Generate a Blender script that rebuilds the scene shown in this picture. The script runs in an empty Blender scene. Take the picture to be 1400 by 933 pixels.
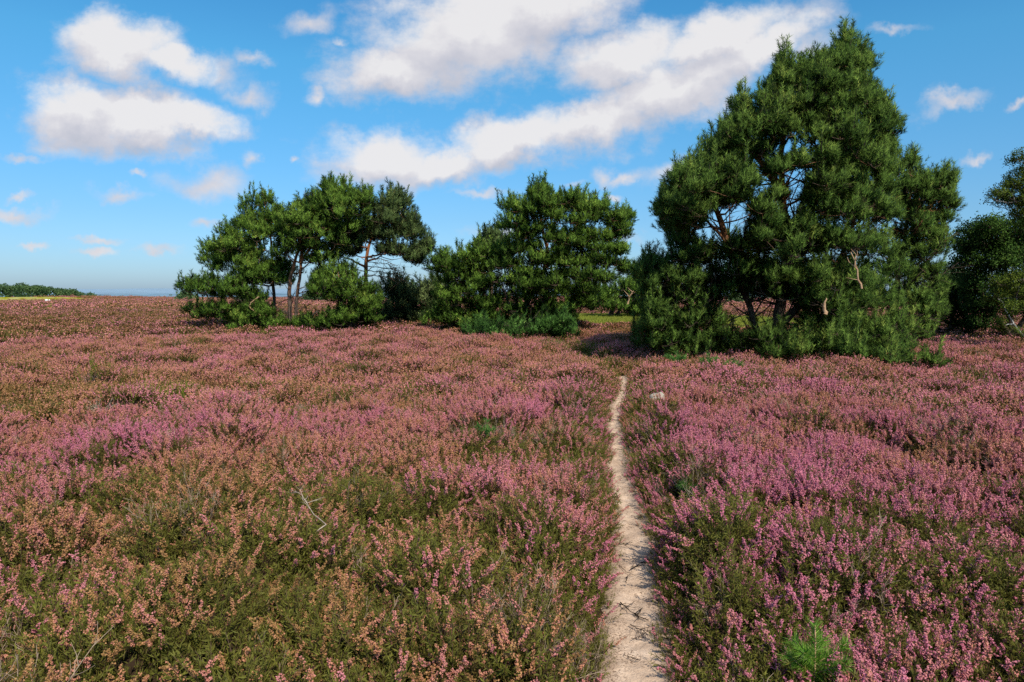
import bpy, math
import numpy as np

rng = np.random.default_rng(7)
R = math.radians
scene = bpy.context.scene
col = scene.collection

# ------------------------------------------------------------------ camera
CAM_Z, F, PITCH = 1.75, 933.0, R(4.3)
cam_d = bpy.data.cameras.new('camera')
cam_d.sensor_width = 36.0
cam_d.lens = 24.0
cam_d.clip_start = 0.05
cam_d.clip_end = 60000
cam = bpy.data.objects.new('camera', cam_d)
cam.location = (0, 0, CAM_Z)
cam.rotation_euler = (math.pi / 2 - PITCH, 0, 0)
col.objects.link(cam)
scene.camera = cam
CP, SP = math.cos(PITCH), math.sin(PITCH)


def ray(px, py):
    cx, cz = (px - 700) / F, (466.5 - py) / F
    return np.array([cx, CP + cz * SP, -SP + cz * CP])


def at(px, py, Y):
    d = ray(px, py)
    return np.array([0, 0, CAM_Z]) + d * (Y / d[1])


def on_plane(px, py, z=0.0):
    d = ray(px, py)
    return np.array([0, 0, CAM_Z]) + d * ((z - CAM_Z) / d[2])


# ------------------------------------------------------------------ noise
def _h(ix, iy, seed):
    h = (ix.astype(np.int64) * 374761393 + iy.astype(np.int64) * 668265263 + seed * 974634777) & 0xffffffff
    h = ((h ^ (h >> 13)) * 1274126177) & 0xffffffff
    h = ((h ^ (h >> 15)) * 2246822519) & 0xffffffff
    return (h ^ (h >> 16)) / 4294967296.0 * 2 * math.pi


def pn(x, y, seed=0):
    x = np.asarray(x, float); y = np.asarray(y, float)
    x0, y0 = np.floor(x), np.floor(y)
    fx, fy = x - x0, y - y0
    u = fx * fx * fx * (fx * (fx * 6 - 15) + 10)
    v = fy * fy * fy * (fy * (fy * 6 - 15) + 10)

    def g(ox, oy):
        a = _h(x0 + ox, y0 + oy, seed)
        return np.cos(a) * (fx - ox) + np.sin(a) * (fy - oy)
    a = g(0, 0) * (1 - u) + g(1, 0) * u
    b = g(0, 1) * (1 - u) + g(1, 1) * u
    return (a * (1 - v) + b * v) * 1.5


def bush(x, y, cell=.74):
    """heather grows as separate rounded bushes: distance to the gap between two of them, and two random numbers per bush"""
    wx = x + .16 * pn(x / .5, y / .5, 91) + .05 * pn(x / .15, y / .15, 93); wy = y + .16 * pn(x / .5, y / .5, 92) + .05 * pn(x / .15, y / .15, 94)
    gx, gy = wx / cell, wy / cell
    ix, iy = np.floor(gx), np.floor(gy)
    f1 = np.full(np.shape(x), 9.); f2 = np.full(np.shape(x), 9.); ra = np.zeros(np.shape(x)); rb = np.zeros(np.shape(x))
    for ox in (-1, 0, 1):
        for oy in (-1, 0, 1):
            cx, cy = ix + ox, iy + oy
            a = _h(cx, cy, 201) / 6.2831853; b = _h(cx, cy, 202) / 6.2831853
            d = np.hypot(cx + a - gx, cy + b - gy)
            m = d < f1
            f2 = np.where(m, f1, np.minimum(f2, d)); f1 = np.where(m, d, f1)
            ra = np.where(m, _h(cx, cy, 203) / 6.2831853, ra); rb = np.where(m, _h(cx, cy, 204) / 6.2831853, rb)
    return (f2 - f1) * cell, ra, rb


def sst(a, b, x):
    t = np.clip((x - a) / (b - a), 0, 1)
    return t * t * (3 - 2 * t)


# ------------------------------------------------------------------ path line
PATH_PX = [(880, 1150, .30), (874, 1000, .27), (872, 933, .25), (868, 880, .25), (869, 830, .25), (870, 790, .235), (867, 745, .24),
           (861, 700, .225), (851, 665, .2), (843, 640, .2), (846, 616, .19), (843, 600, .18), (840, 582, .17),
           (842, 561, .2), (849, 545, .17), (852.5, 535, .17), (853, 521, .2), (850, 511, .24)]
PATH = [(-0.15 + .62, -3.0, .26), (.5, .3, .26)] + [(*on_plane(a, b)[:2], w * (1.06 if b > 760 else .95)) for a, b, w in PATH_PX]
PATH_SAND_N = len(PATH)
for a, b, w in [(838, 504, .10), (815, 494, .08), (795, 484, .08), (775, 473, .08), (757, 465, .08), (735, 458, .08)]:
    PATH.append((*on_plane(a, b, .15)[:2], w))
PATH = np.array(PATH)


def path_dist(x, y):
    """distance to the path's centre line and half width there"""
    best = np.full(np.shape(x), 1e9); hw = np.full(np.shape(x), .12); tt = np.zeros(np.shape(x))
    for i in range(len(PATH) - 1):
        ax, ay, aw = PATH[i]; bx, by, bw = PATH[i + 1]
        dx, dy = bx - ax, by - ay
        t = np.clip(((x - ax) * dx + (y - ay) * dy) / (dx * dx + dy * dy), 0, 1)
        d = np.hypot(x - ax - t * dx, y - ay - t * dy)
        m = d < best
        best = np.where(m, d, best); hw = np.where(m, (aw + (bw - aw) * t) / 2, hw); tt = np.where(m, i + t, tt)
    return best, hw, tt


def clearing(x, y):
    """1 on the short-grass clearing behind the pines"""
    n = pn(x / 6, y / 6, 31) * 3
    a = 1 - sst(.75, 1.1, np.hypot((x - 8.5) / 9.5, (y - 36 + n * .4) / 9.5))
    b = 1 - sst(.8, 1.1, np.hypot((x + 106) / 28, (y - 136 + n) / 15))
    return np.maximum(a, b)


def base_z(x, y):
    r = np.hypot(x, y)
    z = pn(x / 9, y / 9, 3) * .10 * sst(4, 14, r) + pn(x / 37, y / 37, 4) * .35 * sst(25, 70, r)
    d = np.maximum(r - 150, 0)
    drop = 62 * (1 - np.exp(-(d / 2300.0) ** 1.15 * 1.0)) * sst(0, 60, d)
    left = sst(60, -250, x)
    z = z - .75 * sst(45, 135, r) + 1.15 * np.exp(-((x + 103) / 26) ** 2 - ((y - 142) / 16) ** 2)
    z = z - drop * (.55 + .45 * left)
    hills = sst(4500, 8500, r)
    z = z + hills * (pn(x / 2600, y / 1500, 5) * 16 + pn(x / 900, y / 500, 6) * 7) + 66 * sst(12500, 15500, r) * (.9 + .45 * pn(x / 5000, y / 5000, 8))
    return z + .26 * np.exp(-((x - 8) / 10) ** 2 - ((y - 38) / 7) ** 2)


def canopy(x, y):
    d, hw, tt = path_dist(x, y)
    e, ra, rb = bush(x, y)
    c = .09 + .27 * np.sqrt(sst(-.03, .46, e)) * (.6 + .7 * ra) + .10 * pn(x / 1.4, y / 1.4, 11) + .06 * pn(x / .4, y / .4, 12) + .04 * pn(x / .2, y / .2, 13)
    side = sst(0.0, .42, d - hw * .9)
    weak = np.where(tt > PATH_SAND_N - 1, .55, 1.0)
    c = c * (1 - (1 - side) * weak)
    c = c * (1 - .9 * clearing(x, y))
    return np.maximum(c, 0)


def root_z(x, y):
    """where the heather stems leave the ground"""
    d, hw, tt = path_dist(x, y)
    dip = -.05 * (1 - sst(hw * .75, hw * 1.25, d)) * (tt < PATH_SAND_N - .9)
    return base_z(x, y) + np.maximum(canopy(x, y) - .15, 0) + dip


# ------------------------------------------------------------------ mesh helpers
class Tri:
    """collects triangles with per-vertex values k (what it is) and r (a random)"""
    def __init__(s):
        s.v, s.f, s.k, s.r, s.m, s.n, s.nr = [], [], [], [], [], 0, []

    def add(s, v, f, k=0., r=0., mat=0, nr=None):
        v = np.asarray(v, float).reshape(-1, 3); f = np.asarray(f, np.int64).reshape(-1, 3)
        s.v.append(v); s.f.append(f + s.n)
        s.k.append(np.broadcast_to(np.asarray(k, float), (len(v),)))
        s.r.append(np.broadcast_to(np.asarray(r, float), (len(v),)))
        s.m.append(np.full(len(f), mat)); s.n += len(v)
        s.nr.append(np.zeros((len(v), 3)) if nr is None else nr)

    def mesh(s, name, mats, origin=(0, 0, 0), smooth=False):
        v = np.concatenate(s.v) - np.asarray(origin); f = np.concatenate(s.f)
        me = bpy.data.meshes.new(name)
        me.vertices.add(len(v)); me.vertices.foreach_set('co', v.astype(np.float32).ravel())
        me.loops.add(len(f) * 3); me.loops.foreach_set('vertex_index', f.astype(np.int32).ravel())
        me.polygons.add(len(f))
        me.polygons.foreach_set('loop_start', np.arange(0, len(f) * 3, 3, dtype=np.int32))
        for n_, a in (('k', s.k), ('r', s.r)):
            at_ = me.attributes.new(n_, 'FLOAT', 'POINT')
            at_.data.foreach_set('value', np.concatenate(a).astype(np.float32))
        nr = np.concatenate(s.nr)
        if np.any(nr):
            at_ = me.attributes.new('nrm', 'FLOAT_VECTOR', 'POINT'); at_.data.foreach_set('vector', nr.astype(np.float32).ravel())
        for m in mats:
            me.materials.append(m)
        me.polygons.foreach_set('material_index', np.concatenate(s.m).astype(np.int32))
        me.polygons.foreach_set('use_smooth', np.full(len(f), smooth))
        me.update(calc_edges=True)
        return me

    def obj(s, name, mats, parent=None, origin=(0, 0, 0), smooth=False):
        o = bpy.data.objects.new(name, s.mesh(name, mats, origin, smooth))
        col.objects.link(o)
        if parent is not None:
            o.parent = parent
        else:
            o.location = origin
        return o


def norm(v):
    return v / np.maximum(np.linalg.norm(v, axis=-1, keepdims=True), 1e-9)


def rand_dir(n, g=rng):
    return norm(g.normal(size=(n, 3)))


def perp(d, g=rng):
    return norm(np.cross(d, rand_dir(len(d), g)))


def tube(t, pts, rad, sides=6, k=0., r=0., mat=0, bump=0.0, g=rng):
    pts = np.asarray(pts, float); rad = np.broadcast_to(np.asarray(rad, float), (len(pts),))
    tan = np.gradient(pts, axis=0); tan = norm(tan)
    ref = np.array([0.31, .77, .2]) if abs(tan[0][2]) > .8 else np.array([0.1, .2, 1.])
    a = norm(np.cross(tan, ref)); b = np.cross(tan, a)
    an = np.arange(sides) / sides * 2 * math.pi
    rr = rad[:, None] * (1 + bump * g.normal(size=(len(pts), sides)))
    v = pts[:, None] + rr[..., None] * (np.cos(an)[None, :, None] * a[:, None] + np.sin(an)[None, :, None] * b[:, None])
    v = v.reshape(-1, 3)
    i = np.arange(len(pts) - 1)[:, None] * sides; j = np.arange(sides)[None]; j2 = (j + 1) % sides
    q = np.stack([i + j, i + j2, i + sides + j2, i + sides + j], -1).reshape(-1, 4)
    f = np.concatenate([q[:, [0, 1, 2]], q[:, [0, 2, 3]]])
    kk = np.repeat(np.broadcast_to(np.asarray(k, float), (len(pts),)), sides)
    v = np.concatenate([v, pts[[-1]]]); kk = np.append(kk, kk[-1])
    top = (len(pts) - 1) * sides
    f = np.concatenate([f, np.stack([top + np.arange(sides), top + (np.arange(sides) + 1) % sides, np.full(sides, len(v) - 1)], -1)])
    t.add(v, f, kk, r, mat)


def needles(t, base, d, l, w, k, r, mat=0, g=rng, nr=None):
    """one slim triangle per needle"""
    n = len(base)
    s = perp(d, g) * (np.broadcast_to(w, (n,)) / 2)[:, None]
    v = np.stack([base - s, base + s, base + d * np.broadcast_to(l, (n,))[:, None]], 1)
    t.add(v, np.arange(3 * n), np.repeat(np.broadcast_to(k, (n,)), 3), np.repeat(np.broadcast_to(r, (n,)), 3), mat, None if nr is None else np.repeat(nr, 3, 0))


def blades(t, base, d, l, w, k, r, mat=0, g=rng, fold=.25, nr=None):
    """diamond leaf of two triangles"""
    n = len(base); l = np.broadcast_to(l, (n,))[:, None]; w = np.broadcast_to(w, (n,))[:, None]
    s = perp(d, g); nn = np.cross(d, s)
    mid = base + d * l * .45 + nn * w * fold
    v = np.stack([base, mid + s * w / 2, base + d * l, mid - s * w / 2], 1)
    i = np.arange(n)[:, None] * 4
    f = np.concatenate([i + [0, 1, 2], i + [0, 2, 3]])
    t.add(v, f, np.repeat(np.broadcast_to(k, (n,)), 4), np.repeat(np.broadcast_to(r, (n,)), 4), mat, None if nr is None else np.repeat(nr, 4, 0))


TET = np.array([[0, 0, 1.3], [.94, 0, -.33], [-.47, .82, -.33], [-.47, -.82, -.33]])
TETF = np.array([[0, 1, 2], [0, 2, 3], [0, 3, 1], [1, 3, 2]])


def buds(t, p, s, k, r, g=rng):
    n = len(p); a = rand_dir(n, g); b = perp(a, g); c = np.cross(a, b)
    M = np.stack([b, c, a], -1)
    s = np.broadcast_to(s, (n,))
    v = p[:, None] + np.einsum('nij,vj->nvi', M, TET) * s[:, None, None]
    f = (np.arange(n)[:, None, None] * 4 + TETF).reshape(-1, 3)
    t.add(v, f, np.repeat(np.broadcast_to(k, (n,)), 4), np.repeat(np.broadcast_to(r, (n,)), 4))


# ------------------------------------------------------------------ materials
def new_mat(name):
    m = bpy.data.materials.new(name); m.use_nodes = True
    nt = m.node_tree; nt.nodes.clear()
    return m, nt, nt.nodes, nt.links


def attr(N, name, typ='GEOMETRY'):
    a = N.new('ShaderNodeAttribute'); a.attribute_name = name; a.attribute_type = typ
    return a


def ramp(N, stops, interp='LINEAR'):
    n = N.new('ShaderNodeValToRGB'); cr = n.color_ramp; cr.interpolation = interp
    while len(cr.elements) < len(stops):
        cr.elements.new(.5)
    for e, (p, c) in zip(cr.elements, stops):
        e.position = p; e.color = (*c, 1)
    return n


def math_n(N, L, op, a, b=None, clamp=False):
    n = N.new('ShaderNodeMath'); n.operation = op; n.use_clamp = clamp
    for i, x in enumerate((a, b)):
        if x is None: continue
        if hasattr(x, 'is_output'): L.new(x, n.inputs[i])
        else: n.inputs[i].default_value = x
    return n.outputs[0]


def mix_c(N, L, fac, a, b, blend='MIX'):
    n = N.new('ShaderNodeMix'); n.data_type = 'RGBA'; n.blend_type = blend
    for s, x in ((0, fac), (6, a), (7, b)):
        if hasattr(x, 'is_output'): L.new(x, n.inputs[s])
        elif s == 0: n.inputs[0].default_value = x
        else: n.inputs[s].default_value = (*x, 1)
    return n.outputs[2]


def leaf_shader(N, L, color, transl=.3, rough=.55, spec=.25, tcol=None, nrm=False):
    p = N.new('ShaderNodeBsdfPrincipled'); L.new(color, p.inputs['Base Color'])
    p.inputs['Roughness'].default_value = rough; p.inputs['Specular IOR Level'].default_value = spec
    t = N.new('ShaderNodeBsdfTranslucent'); L.new(tcol or color, t.inputs[0])
    if nrm:
        a = attr(N, 'nrm')
        L.new(a.outputs['Vector'], p.inputs['Normal'])
        f = N.new('ShaderNodeVectorMath'); f.operation = 'SCALE'; f.inputs['Scale'].default_value = -1.
        L.new(a.outputs['Vector'], f.inputs[0]); L.new(f.outputs[0], t.inputs['Normal'])
    x = N.new('ShaderNodeMixShader'); x.inputs[0].default_value = transl
    L.new(p.outputs[0], x.inputs[1]); L.new(t.outputs[0], x.inputs[2])
    o = N.new('ShaderNodeOutputMaterial'); L.new(x.outputs[0], o.inputs[0])


def pine_mat(name, dark, light, tip, nrm=True):
    m, nt, N, L = new_mat(name)
    r = attr(N, 'r').outputs['Fac']; k = attr(N, 'k').outputs['Fac']
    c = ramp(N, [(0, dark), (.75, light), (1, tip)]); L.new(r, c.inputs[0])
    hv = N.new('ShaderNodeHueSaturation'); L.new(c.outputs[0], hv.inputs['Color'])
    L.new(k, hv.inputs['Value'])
    leaf_shader(N, L, hv.outputs[0], .52 if nrm else .3, .6, .12, nrm=nrm)
    return m


def simple_mat(name, c1, c2, scale, rough=.9, bump=0., detail=6.):
    m, nt, N, L = new_mat(name)
    tc = N.new('ShaderNodeTexCoord'); no = N.new('ShaderNodeTexNoise')
    no.inputs['Scale'].default_value = scale; no.inputs['Detail'].default_value = detail
    L.new(tc.outputs['Object'], no.inputs['Vector'])
    rp = ramp(N, [(.3, c1), (.7, c2)]); L.new(no.outputs[0], rp.inputs[0])
    p = N.new('ShaderNodeBsdfPrincipled'); L.new(rp.outputs[0], p.inputs['Base Color'])
    p.inputs['Roughness'].default_value = rough; p.inputs['Specular IOR Level'].default_value = .2
    if bump:
        b = N.new('ShaderNodeBump'); b.inputs['Strength'].default_value = bump; b.inputs['Distance'].default_value = .02
        L.new(no.outputs[0], b.inputs['Height']); L.new(b.outputs[0], p.inputs['Normal'])
    o = N.new('ShaderNodeOutputMaterial'); L.new(p.outputs[0], o.inputs[0])
    return m


def bark_mat(name, low, low2, high, high2):
    """k = 0 grey furrowed bark at the foot, 1 flaky orange bark up the tree"""
    m, nt, N, L = new_mat(name)
    k = attr(N, 'k').outputs['Fac']
    tc = N.new('ShaderNodeTexCoord')
    mp = N.new('ShaderNodeMapping'); mp.inputs['Scale'].default_value = (1, 1, .35); L.new(tc.outputs['Object'], mp.inputs[0])
    no = N.new('ShaderNodeTexNoise'); no.inputs['Scale'].default_value = 22; no.inputs['Detail'].default_value = 7
    L.new(mp.outputs[0], no.inputs['Vector'])
    a = ramp(N, [(.35, low), (.65, low2)]); b = ramp(N, [(.35, high), (.65, high2)])
    L.new(no.outputs[0], a.inputs[0]); L.new(no.outputs[0], b.inputs[0])
    c = mix_c(N, L, k, a.outputs[0], b.outputs[0])
    p = N.new('ShaderNodeBsdfPrincipled'); L.new(c, p.inputs['Base Color'])
    p.inputs['Roughness'].default_value = .9; p.inputs['Specular IOR Level'].default_value = .15
    bu = N.new('ShaderNodeBump'); bu.inputs['Strength'].default_value = .7; bu.inputs['Distance'].default_value = .03
    L.new(no.outputs[0], bu.inputs['Height']); L.new(bu.outputs[0], p.inputs['Normal'])
    o = N.new('ShaderNodeOutputMaterial'); L.new(p.outputs[0], o.inputs[0])
    return m


M_BARK = bark_mat('pine_bark', (.045, .032, .025), (.13, .095, .075), (.20, .075, .03), (.42, .19, .085))
M_BARKB = bark_mat('birch_bark', (.05, .045, .04), (.5, .48, .44), (.12, .10, .09), (.55, .52, .48))
M_TWIG = simple_mat('twig_bark', (.05, .035, .025), (.12, .08, .055), 30)
M_DEAD = simple_mat('bleached_dead_wood', (.34, .25, .18), (.58, .46, .35), 25, bump=.3)
M_DEADB = simple_mat('tan_dead_wood', (.30, .17, .09), (.50, .33, .19), 18, bump=.3)
M_PINE = pine_mat('pine_needles', (.08, .165, .022), (.22, .37, .055), (.37, .46, .08))
M_PINEB = pine_mat('blue_pine_needles', (.065, .135, .024), (.185, .30, .055), (.32, .40, .08))
M_PINED = pine_mat('dull_pine_needles', (.085, .135, .045), (.18, .26, .078), (.28, .33, .11))
M_DULL = pine_mat('grey_green_needles', (.11, .16, .06), (.22, .29, .10), (.30, .36, .13))
M_LOWP = pine_mat('young_pine_needles', (.06, .15, .03), (.14, .30, .06), (.24, .38, .09))
M_LOWS = pine_mat('small_seedling_needles', (.06, .15, .03), (.14, .30, .06), (.24, .38, .09), nrm=False)
M_DARKL = pine_mat('dark_leaves', (.03, .07, .014), (.075, .15, .025), (.15, .22, .035))
M_BIRCH = pine_mat('birch_leaves', (.09, .14, .02), (.19, .25, .035), (.36, .35, .05))
M_FARL = pine_mat('far_leaves', (.055, .11, .04), (.13, .20, .07), (.19, .25, .09), nrm=False)
M_SEED = pine_mat('seedling_needles', (.09, .22, .02), (.26, .46, .05), (.46, .52, .2), nrm=False)
M_GRASS = pine_mat('green_grass', (.14, .17, .022), (.30, .33, .045), (.42, .40, .08), nrm=False)
M_RED = pine_mat('withered_heather', (.14, .05, .03), (.34, .12, .07), (.42, .2, .12), nrm=False)
M_STONE = simple_mat('pale_stone', (.24, .20, .155), (.44, .38, .30), 14, bump=.5)
M_WHITE = simple_mat('white_stone', (.72, .70, .66), (.85, .84, .80), 5)


def heather_mat():
    m, nt, N, L = new_mat('heather_shoots')
    k = attr(N, 'k').outputs['Fac']; r = attr(N, 'r').outputs['Fac']
    tint = attr(N, 'tint', 'INSTANCER').outputs['Fac']; grn = attr(N, 'grn', 'INSTANCER').outputs['Fac']
    # flowers: fresh magenta -> rose -> salmon -> straw -> spent brown
    f = math_n(N, L, 'ADD', tint, math_n(N, L, 'MULTIPLY', math_n(N, L, 'SUBTRACT', r, .5), .55), True)
    fl = ramp(N, [(0, (.68, .22, .305)), (.2, (.69, .26, .28)), (.4, (.67, .272, .215)), (.58, (.59, .262, .145)), (.76, (.48, .268, .095)), (1, (.28, .14, .055))])
    L.new(f, fl.inputs[0])
    g = math_n(N, L, 'ADD', math_n(N, L, 'MULTIPLY', grn, .6), math_n(N, L, 'MULTIPLY', r, .4), True)
    lf = ramp(N, [(0, (.10, .050, .019)), (.35, (.115, .082, .018)), (.7, (.125, .125, .02)), (1, (.20, .195, .032))])
    L.new(g, lf.inputs[0])
    st = mix_c(N, L, r, (.07, .04, .025), (.17, .10, .06))
    # k: 0 stem, 1 leaf, 2 flower, 3 bleached twig
    c = mix_c(N, L, math_n(N, L, 'GREATER_THAN', k, .5), st, lf.outputs[0])
    c = mix_c(N, L, math_n(N, L, 'GREATER_THAN', k, 1.5), c, fl.outputs[0])
    c = mix_c(N, L, math_n(N, L, 'GREATER_THAN', k, 2.5), c, (.40, .29, .20))
    leaf_shader(N, L, c, .25, .6, .2)
    return m


M_HEATHER = heather_mat()


def ground_mat():
    m, nt, N, L = new_mat('heath_soil')
    c = attr(N, 'col')
    ge = N.new('ShaderNodeNewGeometry')
    no = N.new('ShaderNodeTexNoise'); no.inputs['Scale'].default_value = 14; no.inputs['Detail'].default_value = 10; no.inputs['Roughness'].default_value = .7
    L.new(ge.outputs['Position'], no.inputs['Vector'])
    n2 = N.new('ShaderNodeTexNoise'); n2.inputs['Scale'].default_value = .35; n2.inputs['Detail'].default_value = 5
    L.new(ge.outputs['Position'], n2.inputs['Vector'])
    v = math_n(N, L, 'ADD', math_n(N, L, 'MULTIPLY', math_n(N, L, 'POWER', no.outputs[0], 2.), 2.), math_n(N, L, 'MULTIPLY', n2.outputs[0], .8))
    h = N.new('ShaderNodeHueSaturation'); L.new(c.outputs['Color'], h.inputs['Color']); L.new(v, h.inputs['Value'])
    p = N.new('ShaderNodeBsdfPrincipled'); L.new(h.outputs[0], p.inputs['Base Color'])
    p.inputs['Roughness'].default_value = 1; p.inputs['Specular IOR Level'].default_value = 0
    b = N.new('ShaderNodeBump'); b.inputs['Strength'].default_value = .5; b.inputs['Distance'].default_value = .03
    L.new(no.outputs[0], b.inputs['Height']); L.new(b.outputs[0], p.inputs['Normal'])
    o = N.new('ShaderNodeOutputMaterial'); L.new(p.outputs[0], o.inputs[0])
    return m


def sand_mat():
    m, nt, N, L = new_mat('trodden_sand')
    ge = N.new('ShaderNodeNewGeometry')

    def noise(s, d=8, dist=0.):
        n = N.new('ShaderNodeTexNoise'); n.inputs['Scale'].default_value = s; n.inputs['Detail'].default_value = d
        n.inputs['Distortion'].default_value = dist
        L.new(ge.outputs['Position'], n.inputs['Vector']); return n.outputs[0]
    a = ramp(N, [(.3, (.42, .295, .20)), (.55, (.58, .425, .30)), (.75, (.66, .505, .375))]); L.new(noise(7), a.inputs[0])
    # crumbs of dark litter lying in the sand
    lit = ramp(N, [(.52, (0, 0, 0)), (.60, (1, 1, 1))]); L.new(noise(55, 4, 1.5), lit.inputs[0])
    big = ramp(N, [(.42, (0, 0, 0)), (.62, (1, 1, 1))]); L.new(noise(4.5, 3), big.inputs[0])
    e = attr(N, 'k').outputs['Fac']
    fac = math_n(N, L, 'MULTIPLY', lit.outputs[0], math_n(N, L, 'ADD', big.outputs[0], e), True)
    fac = math_n(N, L, 'MULTIPLY', fac, .8)
    c = mix_c(N, L, fac, a.outputs[0], (.11, .065, .04))
    c = mix_c(N, L, math_n(N, L, 'MULTIPLY', e, .55), c, (.16, .10, .065))
    p = N.new('ShaderNodeBsdfPrincipled'); L.new(c, p.inputs['Base Color'])
    p.inputs['Roughness'].default_value = .95; p.inputs['Specular IOR Level'].default_value = .1
    b = N.new('ShaderNodeBump'); b.inputs['Strength'].default_value = .6; b.inputs['Distance'].default_value = .015
    L.new(math_n(N, L, 'ADD', noise(30), math_n(N, L, 'MULTIPLY', noise(120, 2), .4)), b.inputs['Height'])
    L.new(b.outputs[0], p.inputs['Normal'])
    o = N.new('ShaderNodeOutputMaterial'); L.new(p.outputs[0], o.inputs[0])
    return m


# ------------------------------------------------------------------ tagging
def tag(o, label=None, cat=None, group=None, kind=None):
    if label: o['label'] = label
    if cat: o['category'] = cat
    if group: o['group'] = group
    if kind: o['kind'] = kind
    return o


def empty(name, loc):
    o = bpy.data.objects.new(name, None); o.empty_display_size = .2
    o.location = tuple(float(a) for a in loc); col.objects.link(o)
    return o


# ------------------------------------------------------------------ ground
def build_ground():
    az = np.concatenate([np.linspace(-62, 62, 400), np.linspace(66, 294, 50)])
    az = np.radians(az)
    rad = [0.0, .25]
    while rad[-1] < 26000:
        q = rad[-1]
        rad.append(q + max(.05, q * (.014 if q < 30 else .022)))
    rad = np.array(rad)
    rr, aa = np.meshgrid(rad[1:], az, indexing='ij')
    x, y = rr * np.sin(aa), rr * np.cos(aa)
    z = root_z(x, y)
    z = np.where(rr > 170, base_z(x, y), z)
    na = len(az); nr = len(rad) - 1
    v = np.stack([x, y, z], -1).reshape(-1, 3)
    i = np.arange(nr - 1)[:, None] * na; j = np.arange(na)[None]; j2 = (j + 1) % na
    q = np.stack([i + j2, i + j, i + na + j, i + na + j2], -1).reshape(-1, 4)
    f = np.concatenate([q[:, [0, 1, 2]], q[:, [0, 2, 3]]])
    v = np.concatenate([v, [[0, 0, float(root_z(np.array(0.), np.array(0.)))]]])
    f = np.concatenate([f, np.stack([np.arange(na), (np.arange(na) + 1) % na, np.full(na, len(v) - 1)], -1)])
    t = Tri(); t.add(v, f)
    o = t.obj('heath_ground', [ground_mat()], smooth=True)
    r = np.hypot(v[:, 0], v[:, 1])[:, None]

    def C(*c): return np.array([c])
    c = C(.040, .026, .016) + 0 * r
    far = C(.30, .135, .125)
    c = c * (1 - sst(20, 90, r)) + far * sst(20, 90, r)
    cl = clearing(v[:, 0], v[:, 1])[:, None]
    c = c * (1 - cl) + (C(.36, .33, .065) + .16 * pn(v[:, 0] / .9, v[:, 1] / 1.6, 40)[:, None]) * cl
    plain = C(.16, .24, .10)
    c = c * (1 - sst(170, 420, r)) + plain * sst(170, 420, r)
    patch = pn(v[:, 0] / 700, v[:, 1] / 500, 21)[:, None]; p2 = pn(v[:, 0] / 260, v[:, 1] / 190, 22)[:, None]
    haze = C(.17, .27, .34) * (1 + .35 * patch + .6 * p2)  # blue haze of distance painted into the ground colour
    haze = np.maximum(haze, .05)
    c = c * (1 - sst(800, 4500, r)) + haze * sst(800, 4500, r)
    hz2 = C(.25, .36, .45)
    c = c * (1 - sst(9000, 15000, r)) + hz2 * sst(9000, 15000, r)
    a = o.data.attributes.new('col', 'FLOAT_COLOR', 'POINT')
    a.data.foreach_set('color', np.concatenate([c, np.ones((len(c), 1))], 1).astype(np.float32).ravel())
    tag(o, 'brown heath soil under the heather reaching to the horizon', 'ground', kind='structure')


def build_path():
    P = PATH[:PATH_SAND_N, :]
    # dense smooth centre line (Catmull-Rom)
    pts = []
    n = len(P)
    for i in range(n - 1):
        p0, p1, p2, p3 = P[max(i - 1, 0)], P[i], P[i + 1], P[min(i + 2, n - 1)]
        for t in np.linspace(0, 1, 14, endpoint=False):
            pts.append(.5 * ((2 * p1) + (-p0 + p2) * t + (2 * p0 - 5 * p1 + 4 * p2 - p3) * t * t + (-p0 + 3 * p1 - 3 * p2 + p3) * t ** 3))
    pts.append(P[-1]); pts = np.array(pts)
    c = pts[:, :2]; w = pts[:, 2] / 2
    tan = norm(np.gradient(c, axis=0)); nor = np.stack([tan[:, 1], -tan[:, 0]], -1)
    S = np.linspace(-1.45, 1.45, 17)
    xy = c[:, None] + nor[:, None] * (w[:, None] * S[None])[..., None]
    x, y = xy[..., 0], xy[..., 1]
    z = base_z(x, y) - .012 + .018 * np.abs(S)[None] ** 2 + .012 * pn(x / .13, y / .13, 51) + .006 * pn(x / .04, y / .04, 52)
    z = z - .03 * sst(1.15, 1.45, np.abs(S))[None]
    k = sst(.35, 1.2, np.abs(S)[None] + .35 * pn(x / .16, y / .16, 53))
    v = np.stack([x, y, z], -1).reshape(-1, 3)
    ns = len(S); i = np.arange(len(c) - 1)[:, None] * ns; j = np.arange(ns - 1)[None]
    q = np.stack([i + j, i + j + 1, i + ns + j + 1, i + ns + j], -1).reshape(-1, 4)
    t = Tri(); t.add(v, np.concatenate([q[:, [0, 1, 2]], q[:, [0, 2, 3]]]), k.ravel())
    o = t.obj('sand_path', [sand_mat()], smooth=True)
    tag(o, 'narrow trodden sand path winding through the heather', 'path', kind='structure')


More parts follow.
